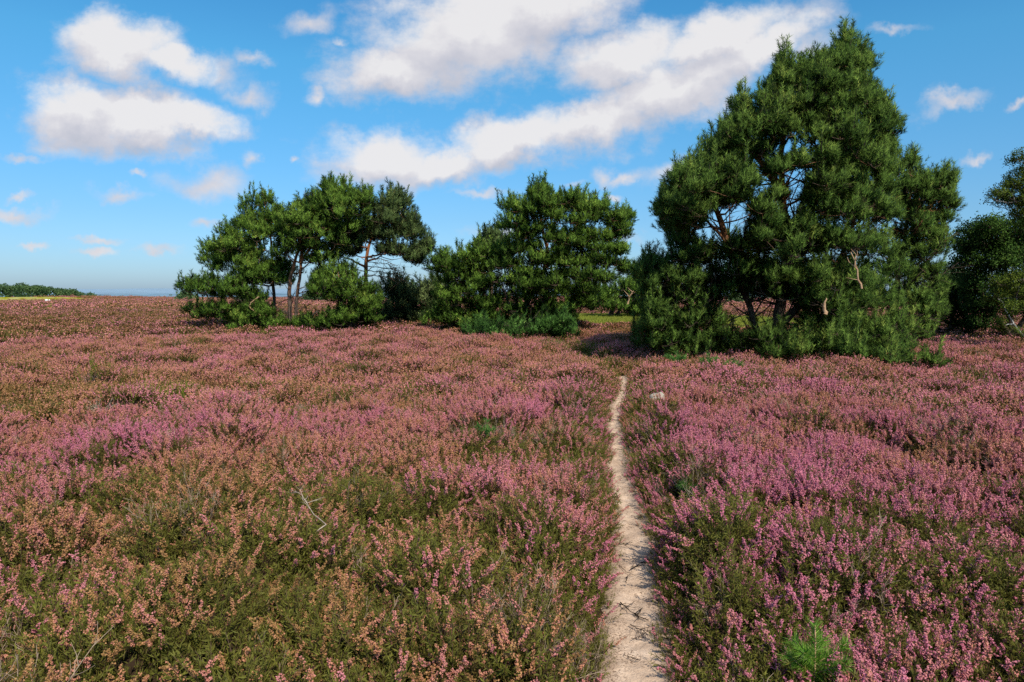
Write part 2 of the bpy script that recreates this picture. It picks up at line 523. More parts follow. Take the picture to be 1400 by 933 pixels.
# ------------------------------------------------------------------ heather
def sprig(t, b, d, h, flower, lod, g, dead=False):
    """one heather shoot: woody stem, scale-leaf side shoots, a spike of bells"""
    rs = g.random()
    bend = rand_dir(1, g)[0] * .18; bend[2] = 0
    f = lambda u: b + d * (h * u)[:, None] + bend * (h * u * u)[:, None]
    if lod == 0:
        u = np.linspace(0, 1, 5)
        tube(t, f(u), np.linspace(.0016, .0007, 5), 3, k=3. if dead else 0., r=rs)
        if dead:
            for _ in range(5):
                u0 = np.array([g.uniform(.3, .95)]); p = f(u0)[0]; dd = norm(d + rand_dir(1, g)[0] * .8)
                tube(t, [p, p + dd * .03, p + dd * .05 + rand_dir(1, g)[0] * .012], [.0011, .0008, .0005], 3, k=3., r=rs)
            return
        nl = 22 if flower > 0 else 34
        u = g.uniform(.15, .62 if flower > 0 else 1., nl)
        p = f(u); dl = norm(d * .7 + rand_dir(nl, g) * .75)
        blades(t, p, dl, g.uniform(.014, .030, nl), g.uniform(.0035, .0058, nl), 1., np.clip(rs + g.normal(0, .2, nl), 0, 1), g=g)
        if flower > 0:
            lo = g.uniform(.55, .74)
            nb = int(62 * flower * (1 - lo) / .45)
            u = g.uniform(lo, .99, nb)
            p = f(u) + perp(np.repeat(d[None], nb, 0), g) * (g.uniform(.003, .0085, nb) * (1.25 - .7 * (u - lo) / (1 - lo)))[:, None]
            buds(t, p, g.uniform(.0026, .0042, nb), 2., np.clip(rs + g.normal(0, .16, nb), 0, 1), g)
            # a couple of short side spikes
            for _ in range(g.integers(1, 4)):
                u0 = np.array([g.uniform(lo - .15, lo + .2)]); p0 = f(u0)[0]; ds = norm(d + rand_dir(1, g)[0] * .7)
                m = 12; uu = g.uniform(.15, 1, m)
                pp = p0 + ds * (uu * g.uniform(.025, .045))[:, None] + rand_dir(m, g) * .004
                buds(t, pp, g.uniform(.0025, .004, m), 2., np.clip(rs + g.normal(0, .16, m), 0, 1), g)
    elif lod == 1:
        if dead:
            needles(t, f(np.array([0., .2, .4, .5])), norm(d + rand_dir(4, g) * .5), h * .6, .004, 3., rs, g=g); return
        nl = 5
        p = f(g.uniform(.2, .65 if flower > 0 else 1, nl))
        blades(t, p, norm(d * .8 + rand_dir(nl, g) * .7), g.uniform(.03, .055, nl), .011, 1., np.clip(rs + g.normal(0, .2, nl), 0, 1), g=g)
        if flower > 0:
            nb = 7
            u = g.uniform(.58, .98, nb)
            p = f(u) + rand_dir(nb, g) * .007
            buds(t, p, g.uniform(.006, .009, nb), 2., np.clip(rs + g.normal(0, .16, nb), 0, 1), g)
    elif lod == 2:
        nl = 3
        p = f(g.uniform(.25, .6 if flower > 0 else .9, nl))
        blades(t, p, norm(d * .8 + rand_dir(nl, g) * .7), g.uniform(.05, .09, nl), .026, 1., np.clip(rs + g.normal(0, .2, nl), 0, 1), g=g)
        if flower > 0:
            p = f(np.array([.55, .8]))
            buds(t, p + rand_dir(2, g) * .012, g.uniform(.014, .021, 2), 2., np.clip(rs + g.normal(0, .14, 2), 0, 1), g)
    else:
        blades(t, f(np.array([.3])), norm(d + rand_dir(1, g) * .6), .16, .06, 1., rs, g=g)
        if flower > 0:
            buds(t, f(np.array([.7])), g.uniform(.035, .055), 2., rs, g)


CL = []          # (lod, style) of every clump in instancing order


def build_clumps():
    src = bpy.data.collections.new('heather clumps')
    spec = {0: (15, .075, 6), 1: (34, .15, 4), 2: (60, .32, 3), 3: (80, .8, 3)}
    n = 0
    for lod, (ns, rad, nv) in spec.items():
        for style, ff in (('bloom', .86), ('mixed', .52), ('green', .20), ('dead', .25)):
            for v in range(nv if style != 'dead' else 2):
                g = np.random.default_rng(1000 + n)
                t = Tri()
                for _ in range(ns):
                    a = g.uniform(0, 2 * math.pi); q = math.sqrt(g.random())
                    out = np.array([math.cos(a), math.sin(a), 0])
                    b = out * rad * q
                    d = norm(np.array([0, 0, 1.]) + out * q * .38 + np.array([*g.normal(0, .31, 2), 0]))
                    h = g.uniform(.15, .235) * (1.0 if lod < 3 else 1.5) * (1.1 - .25 * q)
                    fl = g.uniform(.6, 1.) if g.random() < ff else 0.
                    if fl == 0: h *= .85
                    sprig(t, b, d, h, fl, lod, g, dead=(style == 'dead' and g.random() < .6))
                me = t.mesh('heather_clump', [M_HEATHER])
                o = bpy.data.objects.new('heather_clump_%03d' % n, me)
                src.objects.link(o)
                CL.append((lod, style)); n += 1
    return src


def instance_nodes(name, src):
    ng = bpy.data.node_groups.new(name, 'GeometryNodeTree')
    ng.interface.new_socket('Geometry', in_out='INPUT', socket_type='NodeSocketGeometry')
    ng.interface.new_socket('Geometry', in_out='OUTPUT', socket_type='NodeSocketGeometry')
    N, L = ng.nodes, ng.links
    gi = N.new('NodeGroupInput'); go = N.new('NodeGroupOutput')
    ci = N.new('GeometryNodeCollectionInfo'); ci.inputs['Collection'].default_value = src
    ci.inputs['Separate Children'].default_value = True; ci.inputs['Reset Children'].default_value = True
    ip = N.new('GeometryNodeInstanceOnPoints'); ip.inputs['Pick Instance'].default_value = True

    def na(nm, typ):
        a = N.new('GeometryNodeInputNamedAttribute'); a.data_type = typ; a.inputs['Name'].default_value = nm
        return a.outputs['Attribute']
    L.new(gi.outputs[0], ip.inputs['Points']); L.new(ci.outputs[0], ip.inputs['Instance'])
    L.new(na('vi', 'INT'), ip.inputs['Instance Index'])
    e = N.new('FunctionNodeEulerToRotation'); L.new(na('rot', 'FLOAT_VECTOR'), e.inputs[0]); L.new(e.outputs[0], ip.inputs['Rotation'])
    L.new(na('scl', 'FLOAT'), ip.inputs['Scale'])
    L.new(ip.outputs[0], go.inputs[0])
    return ng


def points_object(name, p, vi, rot, scl, extra, ng):
    me = bpy.data.meshes.new(name)
    me.vertices.add(len(p)); me.vertices.foreach_set('co', p.astype(np.float32).ravel())
    a = me.attributes.new('vi', 'INT', 'POINT'); a.data.foreach_set('value', vi.astype(np.int32))
    a = me.attributes.new('rot', 'FLOAT_VECTOR', 'POINT'); a.data.foreach_set('vector', rot.astype(np.float32).ravel())
    for nm, arr in dict(scl=scl, **extra).items():
        a = me.attributes.new(nm, 'FLOAT', 'POINT'); a.data.foreach_set('value', arr.astype(np.float32))
    o = bpy.data.objects.new(name, me); col.objects.link(o)
    md = o.modifiers.new('growth', 'NODES'); md.node_group = ng
    return o


def blob(x, y, px, py, rx, ry):
    """soft patch on the heath centred where the photo shows it; sizes in metres"""
    c = on_plane(px, py, .3)
    return np.exp(-(((x - c[0]) / rx) ** 2 + ((y - c[1]) / ry) ** 2))


CLEAR = [(1112, 925, .15, .9), (899, 550, .14, .9), (250, 535, .4, .75), (128, 505, .35, .7), (306, 532, .3, .85), (402, 585, .2, .6), (352, 545, .25, .6), (140, 552, .2, .6), (660, 590, .12, .8), (942, 668, .12, .8)]


def heather_fields(x, y, g):
    n = len(x); r = np.hypot(x, y)
    d, hw, tt = path_dist(x, y)
    e, ra, rb = bush(x, y)
    tint = .43 + .34 * (rb - .5) + .16 * pn(x / 2.6, y / 2.6, 61) + .20 * pn(x / .6, y / .6, 62) + .15 * pn(x / 12, y / 20, 64) + g.normal(0, .07, n)
    straw = (blob(x, y, 60, 540, 2.2, 2.6) * .30 + blob(x, y, 300, 640, 1.0, 1.0) * .22 + blob(x, y, 330, 830, .7, .55) * .20 + blob(x, y, 600, 800, 1.6, 1.1) * .14
             + blob(x, y, 560, 690, .6, .6) * .2 + blob(x, y, 1150, 560, 1.6, .9) * .10 + blob(x, y, 430, 500, 5, 2.0) * .10)
    rose = (blob(x, y, 150, 610, .6, .6) * .35 + blob(x, y, 120, 790, .4, .4) * .32 + blob(x, y, 1000, 520, 3, 2) * .15 + blob(x, y, 1150, 700, 1.2, 1.4) * .22
            + blob(x, y, 1100, 880, 1.0, .7) * .25 + blob(x, y, 200, 560, .9, .8) * .2 + blob(x, y, 620, 580, 2, 1.3) * .14 + blob(x, y, 640, 860, .8, .5) * .1)
    tint = tint + straw - rose - .05 * sst(.0, 2.0, x)
    grn = .42 + .50 * (np.mod(ra * 7.3 + rb * 3.1, 1) - .5) + .22 * pn(x / 1.5, y / 1.5, 65) + .30 * pn(x / .42, y / .42, 66) + .25 * (1 - sst(0, .14, e))
    grn = grn + blob(x, y, 420, 720, 1.3, 1.1) * .24 + blob(x, y, 250, 700, 1.0, .9) * .15 + blob(x, y, 50, 880, .8, .7) * .16 + blob(x, y, 560, 850, .9, .6) * .14
    grn = grn + .42 * np.exp(-((d - hw - .2) / .28) ** 2) * (x > PATH[0, 0]) * (.5 + .5 * (r > 5)) + .32 * (tt > PATH_SAND_N - 1) * np.exp(-(d / .9) ** 2)
    grn = grn + .27 * (1 - sst(3.2, 7.5, r)) + .10 * sst(.6, -1.5, x) * (1 - sst(5, 9, r)) - .16 * sst(8, 16, r)
    return np.clip(tint, 0, 1), np.clip(grn, 0, 1)


def build_heather():
    src = build_clumps()
    ng = instance_nodes('heather_growth', src)
    idx = {}
    for i, c in enumerate(CL):
        idx.setdefault(c, []).append(i)
    zones = [(0, .7, 10.0, 150, 58, .8), (1, 8.5, 25.0, 62, 54, 1.), (2, 22, 62.0, 15, 52, 1.), (3, 56, 185.0, 3.0, 50, 1.)]
    P, VI, RO, SC, TI, GR = [], [], [], [], [], []
    for lod, r0, r1, dens, half, s in zones:
        g = np.random.default_rng(50 + lod)
        cell = dens ** -.5; m_ = int(r1 / cell) + 1                 # one clump per little square, shaken about inside it
        gx, gy = np.meshgrid(np.arange(-m_, m_), np.arange(0, m_))
        x = (gx.ravel() + g.uniform(-.15, 1.15, gx.size)) * cell; y = (gy.ravel() + g.uniform(-.15, 1.15, gx.size)) * cell
        r = np.hypot(x, y); a = np.arctan2(x, y)
        ok = (r > r0) & (r < r1) & (np.abs(a) < math.radians(half))
        r, a = r[ok], a[ok]; n = len(r)
        # soft hand-over between the levels of detail
        keep = np.ones(n, bool)
        if lod < 3:
            nx0 = zones[lod + 1][1]; keep &= g.random(n) < 1 - sst(nx0, r1, r)
        if lod > 0:
            pr1 = zones[lod - 1][2]; keep &= g.random(n) < sst(r0 - .01, pr1, r)
        x, y = r * np.sin(a), r * np.cos(a)
        d, hw, tt = path_dist(x, y)
        gap = d - hw * np.where(tt > PATH_SAND_N - 1, .3, 1.0)
        keep &= gap > .012 + .06 * pn(x / .22, y / .22, 71) + (.05 if lod else 0)
        
        for cx_, cy_, cr_, ck_ in CLEAR:
            cp = ground_pt(cx_, cy_); keep &= (np.hypot(x - cp[0], y - cp[1]) > cr_) | (g.random(n) > ck_)
        eb = bush(x, y)[0]; keep &= g.random(n) > .5 * (1 - sst(.01, .12, eb)) * (lod < 2)
        keep &= g.random(n) > clearing(x, y) * 1.1
        x, y, d, hw, gap = x[keep], y[keep], d[keep], hw[keep], gap[keep]
        n = len(x)
        tint, grn = heather_fields(x, y, g)
        z = root_z(x, y) - .012
        q = grn + g.normal(0, .17, n)
        st = np.where(q < .38, 0, np.where(q < .78, 1, 2))
        deadf = sst(.35, .6, pn(x / .9, y / .9, 77) + blob(x, y, 400, 560, .5, .5) + blob(x, y, 345, 535, .5, .4) + blob(x, y, 700, 830, .3, .3) * .7)
        st = np.where(g.random(n) < .03 + .4 * deadf, 3, st)
        names = ['bloom', 'mixed', 'green', 'dead']
        vi = np.zeros(n, int)
        for s_i, nm in enumerate(names):
            ids = idx[(lod, nm)]; m = st == s_i
            vi[m] = np.array(ids)[g.integers(0, len(ids), m.sum())]
        small = .42 + .58 * sst(-.03, .32, gap)
        sc = g.uniform(.74, 1.36, n) * small * (1.14 if lod == 0 else 1.) * (1 + .18 * pn(x / .8, y / .8, 79))
        # shoots on the flank of a bush lean outwards
        sx = (canopy(x + .06, y) - canopy(x - .06, y)) / .12; sy = (canopy(x, y + .06) - canopy(x, y - .06)) / .12
        sl = np.hypot(sx, sy) + 1e-6; am = np.minimum(sl * .28, .38)
        tx = -sx / sl * am + g.normal(0, .14, n); ty = -sy / sl * am + g.normal(0, .14, n)
        ph = g.uniform(0, 6.283, n); c_, s_ = np.cos(ph), np.sin(ph)
        rot = np.stack([-(-s_ * tx + c_ * ty), c_ * tx + s_ * ty, ph], -1)
        P.append(np.stack([x, y, z], -1)); VI.append(vi); RO.append(rot); SC.append(sc); TI.append(tint); GR.append(grn)
    o = points_object('heather', np.concatenate(P), np.concatenate(VI), np.concatenate(RO), np.concatenate(SC),
                      dict(tint=np.concatenate(TI), grn=np.concatenate(GR)), ng)
    o.data.materials.append(M_HEATHER)
    tag(o, 'pink flowering heather covering the whole heath', 'heather', kind='stuff')
    print('heather clumps', len(o.data.vertices))


def build_grass():
    src = bpy.data.collections.new('grass clumps')
    for v in range(3):
        g = np.random.default_rng(300 + v); t = Tri(); n = 60
        b = np.stack([g.normal(0, .2, n), g.normal(0, .2, n), np.zeros(n)], -1)
        needles(t, b, norm(np.array([[0, 0, 1.]]) + g.normal(0, .45, (n, 3)) * [1, 1, .2]), g.uniform(.05, .14, n), .022, g.uniform(.8, 1.3, n), g.random(n), g=g)
        src.objects.link(bpy.data.objects.new('grass_clump_%03d' % v, t.mesh('grass_clump', [M_GRASS])))
    ng = instance_nodes('grass_growth', src)
    g = np.random.default_rng(9)
    n = 9000
    x, y = g.uniform(0, 26, n), g.uniform(30, 48, n)
    keep = clearing(x, y) > .35
    x, y = x[keep], y[keep]; n = len(x)
    o = points_object('grass', np.stack([x, y, root_z(x, y)], -1), g.integers(0, 3, n), np.stack([0 * x, 0 * x, g.uniform(0, 6.28, n)], -1),
                      g.uniform(.7, 1.3, n), {}, ng)
    o.data.materials.append(M_GRASS)
    tag(o, 'short yellow green grass of the clearing behind the pines', 'grass', kind='stuff')


# ------------------------------------------------------------------ trees
def bez(a, c, b, n):
    u = np.linspace(0, 1, n)[:, None]
    return a * (1 - u) ** 2 + 2 * c * u * (1 - u) + b * u * u


def make_tree(name, label, cat, Y, trunks, pads, group=None, needle=.11, nw=.015, nn=16, spacing=.016, depth=.85, fill=1.0,
              mat=None, bark=None, grow=1.08, thick=.85, sink=5, clump=.62, lead=1., bare=0., trunk_r=.12, leafy=False, seed=1, extra=None, up=.75, core=.35, ground_px=None, flat=.55, orange=(1.2, 3.2)):
    """Grow a tree: stems are given as drawn lines, pads as foliage clouds (photo x, y, half width, half height in photo pixels);
    every pad is repeated through the depth of the crown, joined to the stems by limbs and filled with shoots."""
    g = np.random.default_rng(seed)
    mat = mat or M_PINE; bark = bark or M_BARK
    s = Y / F
    foot = at(trunks[0][0][0], trunks[0][0][1], Y)
    foot[2] = float(root_z(foot[0], foot[1]))
    root = empty(name, foot)
    tag(root, label, cat, group)
    S, SR = [], []                                             # skeleton points and radii

    def orng(z):
        return sst(orange[0], orange[1], z - foot[2])
    # stems
    for ti, tr in enumerate(trunks):
        p = np.array([at(a[0], a[1], Y + (a[2] if len(a) > 2 else 0)) for a in tr])
        if ti == 0 or tr[0][1] >= trunks[0][0][1] - 6:
            p[0, 2] = foot[2] - .08
        L_ = np.concatenate([[0], np.cumsum(np.linalg.norm(np.diff(p, axis=0), axis=1))])
        m = max(8, int(L_[-1] / .18)); u = np.linspace(0, L_[-1], m)
        q = np.stack([np.interp(u, L_, p[:, i]) for i in range(3)], -1)
        for _ in range(2):
            q[1:-1] = (q[:-2] + 2 * q[1:-1] + q[2:]) / 4
        q[1:-1] += g.normal(0, .012, (m - 2, 3))
        r0 = trunk_r * (1. if ti == 0 else .72)
        rad = r0 * (1 - .82 * (u / u[-1]) ** .9) + .008
        if ti == 0: rad = rad * (1 + .5 * np.exp(-u / .25))
        t = Tri(); tube(t, q, rad, 9, k=orng(q[:, 2]), r=.5, bump=.07, g=g)
        t.obj('trunk' if ti == 0 else 'stem', [bark], root, foot, True)
        S.append(q); SR.append(rad)
    fo = Tri()
    for q, rad in zip(S, SR):
        for _ in range(int(bare * len(q) * .18 * 3)):
            i = g.integers(int(len(q) * .12), int(len(q) * .72)); d = rand_dir(1, g)[0]; d[2] = abs(d[2]) * .5 + .1; d = norm(d)
            ln = g.uniform(.5, 1.3); r0 = min(rad[i] * .4, .02)
            qq = bez(q[i], q[i] + d * ln * .5 - [0, 0, .08 * ln] + g.normal(0, .06, 3), q[i] + d * ln + [0, 0, .12 * ln], 8)
            kk = float(orng(q[i][2])); tube(fo, qq, np.linspace(r0, r0 * .3, 8), 4, k=kk, mat=2)
            for _ in range(6):
                j = g.integers(2, 7); e = norm(d + rand_dir(1, g)[0] * .9) * ln * g.uniform(.15, .45)
                tube(fo, [qq[j], qq[j] + e * .5 + g.normal(0, .02, 3), qq[j] + e], [r0 * .4, r0 * .3, r0 * .15], 3, k=kk * .6, mat=2)
    S = np.concatenate(S); SR = np.concatenate(SR)
    # foliage pads through the crown's depth
    P = np.array([p[:4] for p in pads], float); P[:, 1] += sink * np.clip((trunks[0][0][1] - P[:, 1]) / (trunks[0][0][1] - P[:, 1].min()), 0, 1); P[:, 2] *= grow; P[:, 3] *= grow * thick
    ax = np.array([np.average(P[np.abs(P[:, 1] - y) < 28, 0]) for y in P[:, 1]])
    A = np.array([np.max(np.abs(P[np.abs(P[:, 1] - y) < 28, 0] - a)) + 6 for y, a in zip(P[:, 1], ax)])
    cl = []
    for (px, py, rx, ry), a0, A0, src in zip(P, ax, A, pads):
        D = depth * s * math.sqrt(max(A0 ** 2 - (px - a0) ** 2, 0)) if len(src) < 5 else 0.
        n = int(np.clip(round(1 + fill * D / (s * 1.25 * rx)), 1, 5))
        for i in range(n):
            f = (0 if n == 1 else -1 + 2 * i / (n - 1))
            dy = (D * f * .92 + g.normal(0, .12 * D + .02)) if len(src) < 5 else src[4]
            j = .0 if n == 1 else .4
            c = at(px + g.normal(0, j) * rx * .5, py + g.normal(0, j) * ry * .5, Y + dy)
            c[2] = max(c[2], float(root_z(c[0], c[1])) + .22)
            if leafy or rx < 9:
                cl.append((c, rx * s, ry * s))
            else:                                              # break each cloud into smaller uneven ones
                for q_ in range(2):
                    o_ = np.array([g.uniform(.15, .55) * (1 if q_ else -1) * rx * s, g.normal(0, .35) * rx * s, g.normal(0, .38) * ry * s])
                    z_ = g.uniform(.55, .82)
                    c2 = c + o_; c2[2] = max(c2[2], float(root_z(c2[0], c2[1])) + .2)
                    cl.append((c2, rx * s * z_, ry * s * g.uniform(.6, .85)))
    order = np.argsort([np.min(np.linalg.norm(S - c, axis=1)) for c, _, _ in cl])
    limb_of = {}; limb_t = []; main = Tri(); skel_l = np.full(len(S), -1)
    for oi in order:
        c, rx, ry = cl[oi]
        dv = c - S; dist = np.linalg.norm(dv, axis=1)
        cost = dist * (1 + .02 / (SR + .01)) + 1.1 * np.maximum(0, S[:, 2] - c[2] + .25 * dist)
        i = int(np.argmin(cost)); a = S[i]; ln = dist[i]
        if ln > .12:
            mid = (a + c) / 2 + np.array([0, 0, -.10 * ln + g.normal(0, .06) * ln]) + g.normal(0, .07, 3) * ln
            n = max(4, int(ln / .14)); end = c - np.array([0, 0, ry * .35])
            q = bez(a, mid, end, n); q[1:-1] += g.normal(0, .008 + .006 * ln, (n - 2, 3))
            r0 = min(SR[i] * .72, .012 + .022 * ln + .02 * rx); rad = np.linspace(r0, max(.006, r0 * .35), n)
            li = skel_l[i]
            if li < 0:
                if ln > .75 and len(limb_t) < 60:
                    limb_t.append(Tri()); li = len(limb_t) - 1
                else:
                    li = -2
            tube(limb_t[li] if li >= 0 else main, q, rad, 6, k=orng(q[:, 2]) * (1 if rad[0] > .018 else .5), r=.5, bump=.06, g=g)
            S = np.concatenate([S, q[1:]]); SR = np.concatenate([SR, rad[1:]]); skel_l = np.concatenate([skel_l, np.full(n - 1, li)])
        # shoots of this pad, gathered in sub-clumps
        area = 4 * math.pi * ((rx * rx + 2 * rx * ry) / 3)
        N = max(10, int(area / spacing)); per = 12 if not leafy else 8; K = max(3, N // per)
        dirs = rand_dir(K, g); dirs[:, 2] = np.where(dirs[:, 2] < 0, dirs[:, 2] * flat, dirs[:, 2])
        rr = g.uniform(.45, 1.0, K) ** .7
        sc = c + dirs * rr[:, None] * np.array([rx, rx, ry])
        sc[:, 2] = np.maximum(sc[:, 2], root_z(sc[:, 0], sc[:, 1]) + .10)
        bright = np.clip(g.normal(.36, .16), 0, .8)
        for e in range(K):
            b0 = c + g.normal(0, .12, 3) * np.array([rx, rx, ry]) - np.array([0, 0, ry * .3])
            tube(fo, [b0, (b0 + sc[e]) / 2 - [0, 0, .1 * ry], sc[e]], [.008, .006, .004], 3, mat=1)
        sg = spacing ** .5 * clump
        lo = g.normal(0, 1, (K * per, 3))
        tp = np.repeat(sc, per, 0) + lo * np.array([1, 1, .8]) * sg
        out = norm((tp - c) / np.array([rx, rx, ry]))
        out_n = out; sub_n = norm(lo)
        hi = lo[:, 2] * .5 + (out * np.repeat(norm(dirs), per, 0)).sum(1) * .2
        td = norm(out * .5 + np.array([0, 0, up]) + rand_dir(len(tp), g) * .3)
        # upright leading shoots that break the outline
        nl = int(lead * 6 * rx * ry / spacing ** .5 + g.random() + .4) if not leafy else 0
        for e in range(nl):
            d0 = rand_dir(1, g)[0]; d0[2] = abs(d0[2]) + .25; d0 = norm(d0)
            b0 = c + d0 * np.array([rx, rx, ry]) * .8
            ld = norm(d0 * .35 + np.array([g.normal(0, .1), g.normal(0, .1), 1.])); ll = needle * g.uniform(1.6, 4.2)
            m = 7; uu = np.linspace(0, 1, m)
            tube(fo, [b0, b0 + ld * ll], [.009, .005], 3, mat=1)
            tp = np.concatenate([tp, b0 + ld * (ll * uu)[:, None] + g.normal(0, .25 * needle, (m, 3)) * (1 - uu)[:, None]])
            td = np.concatenate([td, norm(ld + g.normal(0, .25, (m, 3)))]); out_n = np.concatenate([out_n, np.repeat(d0[None], m, 0)]); sub_n = np.concatenate([sub_n, rand_dir(m, g)]); hi = np.concatenate([hi, uu * 1.2])
        tp[:, 2] = np.maximum(tp[:, 2], root_z(tp[:, 0], tp[:, 1]) + .05)
        tr_ = np.clip(bright + .17 * hi + g.normal(0, .12, len(tp)), 0, 1)  # shoots painted lighter towards the top of each sub-clump, as if lit
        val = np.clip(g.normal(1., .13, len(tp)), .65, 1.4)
        T = len(tp)
        nt_ = norm(out_n * .75 + sub_n * .55 + np.array([0, 0, .3]))
        if leafy:
            b = np.repeat(tp, nn, 0) + g.normal(0, needle * .9, (T * nn, 3))
            blades(fo, b, norm(rand_dir(T * nn, g) + [0, 0, -.1]), needle * g.uniform(.6, 1.1, T * nn), nw * g.uniform(.8, 1.2, T * nn),
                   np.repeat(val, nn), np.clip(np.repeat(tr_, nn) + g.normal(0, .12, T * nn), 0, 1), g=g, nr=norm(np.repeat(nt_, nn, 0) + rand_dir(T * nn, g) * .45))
        else:
            dd = np.repeat(td, nn, 0)
            b = np.repeat(tp, nn, 0) + dd * (g.random(T * nn) * needle * 1.5)[:, None]
            rad_ = perp(dd, g)
            nd = norm(dd * .75 + rad_ * g.uniform(.35, .95, T * nn)[:, None])
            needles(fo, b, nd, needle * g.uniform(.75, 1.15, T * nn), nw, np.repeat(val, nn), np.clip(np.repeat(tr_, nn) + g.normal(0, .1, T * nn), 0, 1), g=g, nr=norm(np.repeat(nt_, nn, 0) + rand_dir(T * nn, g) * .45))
    for t in limb_t:
        t.obj('limb', [bark], root, foot, True)
    if main.n:
        fo.add(np.concatenate(main.v), np.concatenate(main.f), np.concatenate(main.k), .5, 2)
    fo.obj('crown', [mat, M_TWIG, bark], root, foot)
    if extra:
        extra(root, foot, g, Y)
    return root


def dead_limb(root, foot, g, Y, pts, r, mat, forks=3, name='dead_branch', label=None, sub=.25):
    t = Tri()
    p = np.array([at(a[0], a[1], Y + (a[2] if len(a) > 2 else 0)) for a in pts])
    L_ = np.concatenate([[0], np.cumsum(np.linalg.norm(np.diff(p, axis=0), axis=1))])
    m = max(6, int(L_[-1] / .08)); u = np.linspace(0, L_[-1], m)
    q = np.stack([np.interp(u, L_, p[:, i]) for i in range(3)], -1); q[1:-1] += g.normal(0, .012, (m - 2, 3))
    tube(t, q, np.linspace(r, r * .35, m), 6, bump=.08, g=g)
    for _ in range(forks):
        i = g.integers(m // 4, m - 1); d = norm(rand_dir(1, g)[0] + norm(q[i] - q[i - 1]) * .8)
        ln = sub * g.uniform(.5, 1.2)
        tube(t, [q[i], q[i] + d * ln * .5 + g.normal(0, .02, 3), q[i] + d * ln + g.normal(0, .04, 3)], [r * .45, r * .3, r * .12], 4)
    o = t.obj(name, [mat], root, foot if root is not None else q[0], True)
    if label: o['label'] = label
    return o


GP = 'Scots pines and shrubs standing on the heath'
FARN = dict(needle=.115, nw=.017, nn=15, spacing=.016, bare=.8)


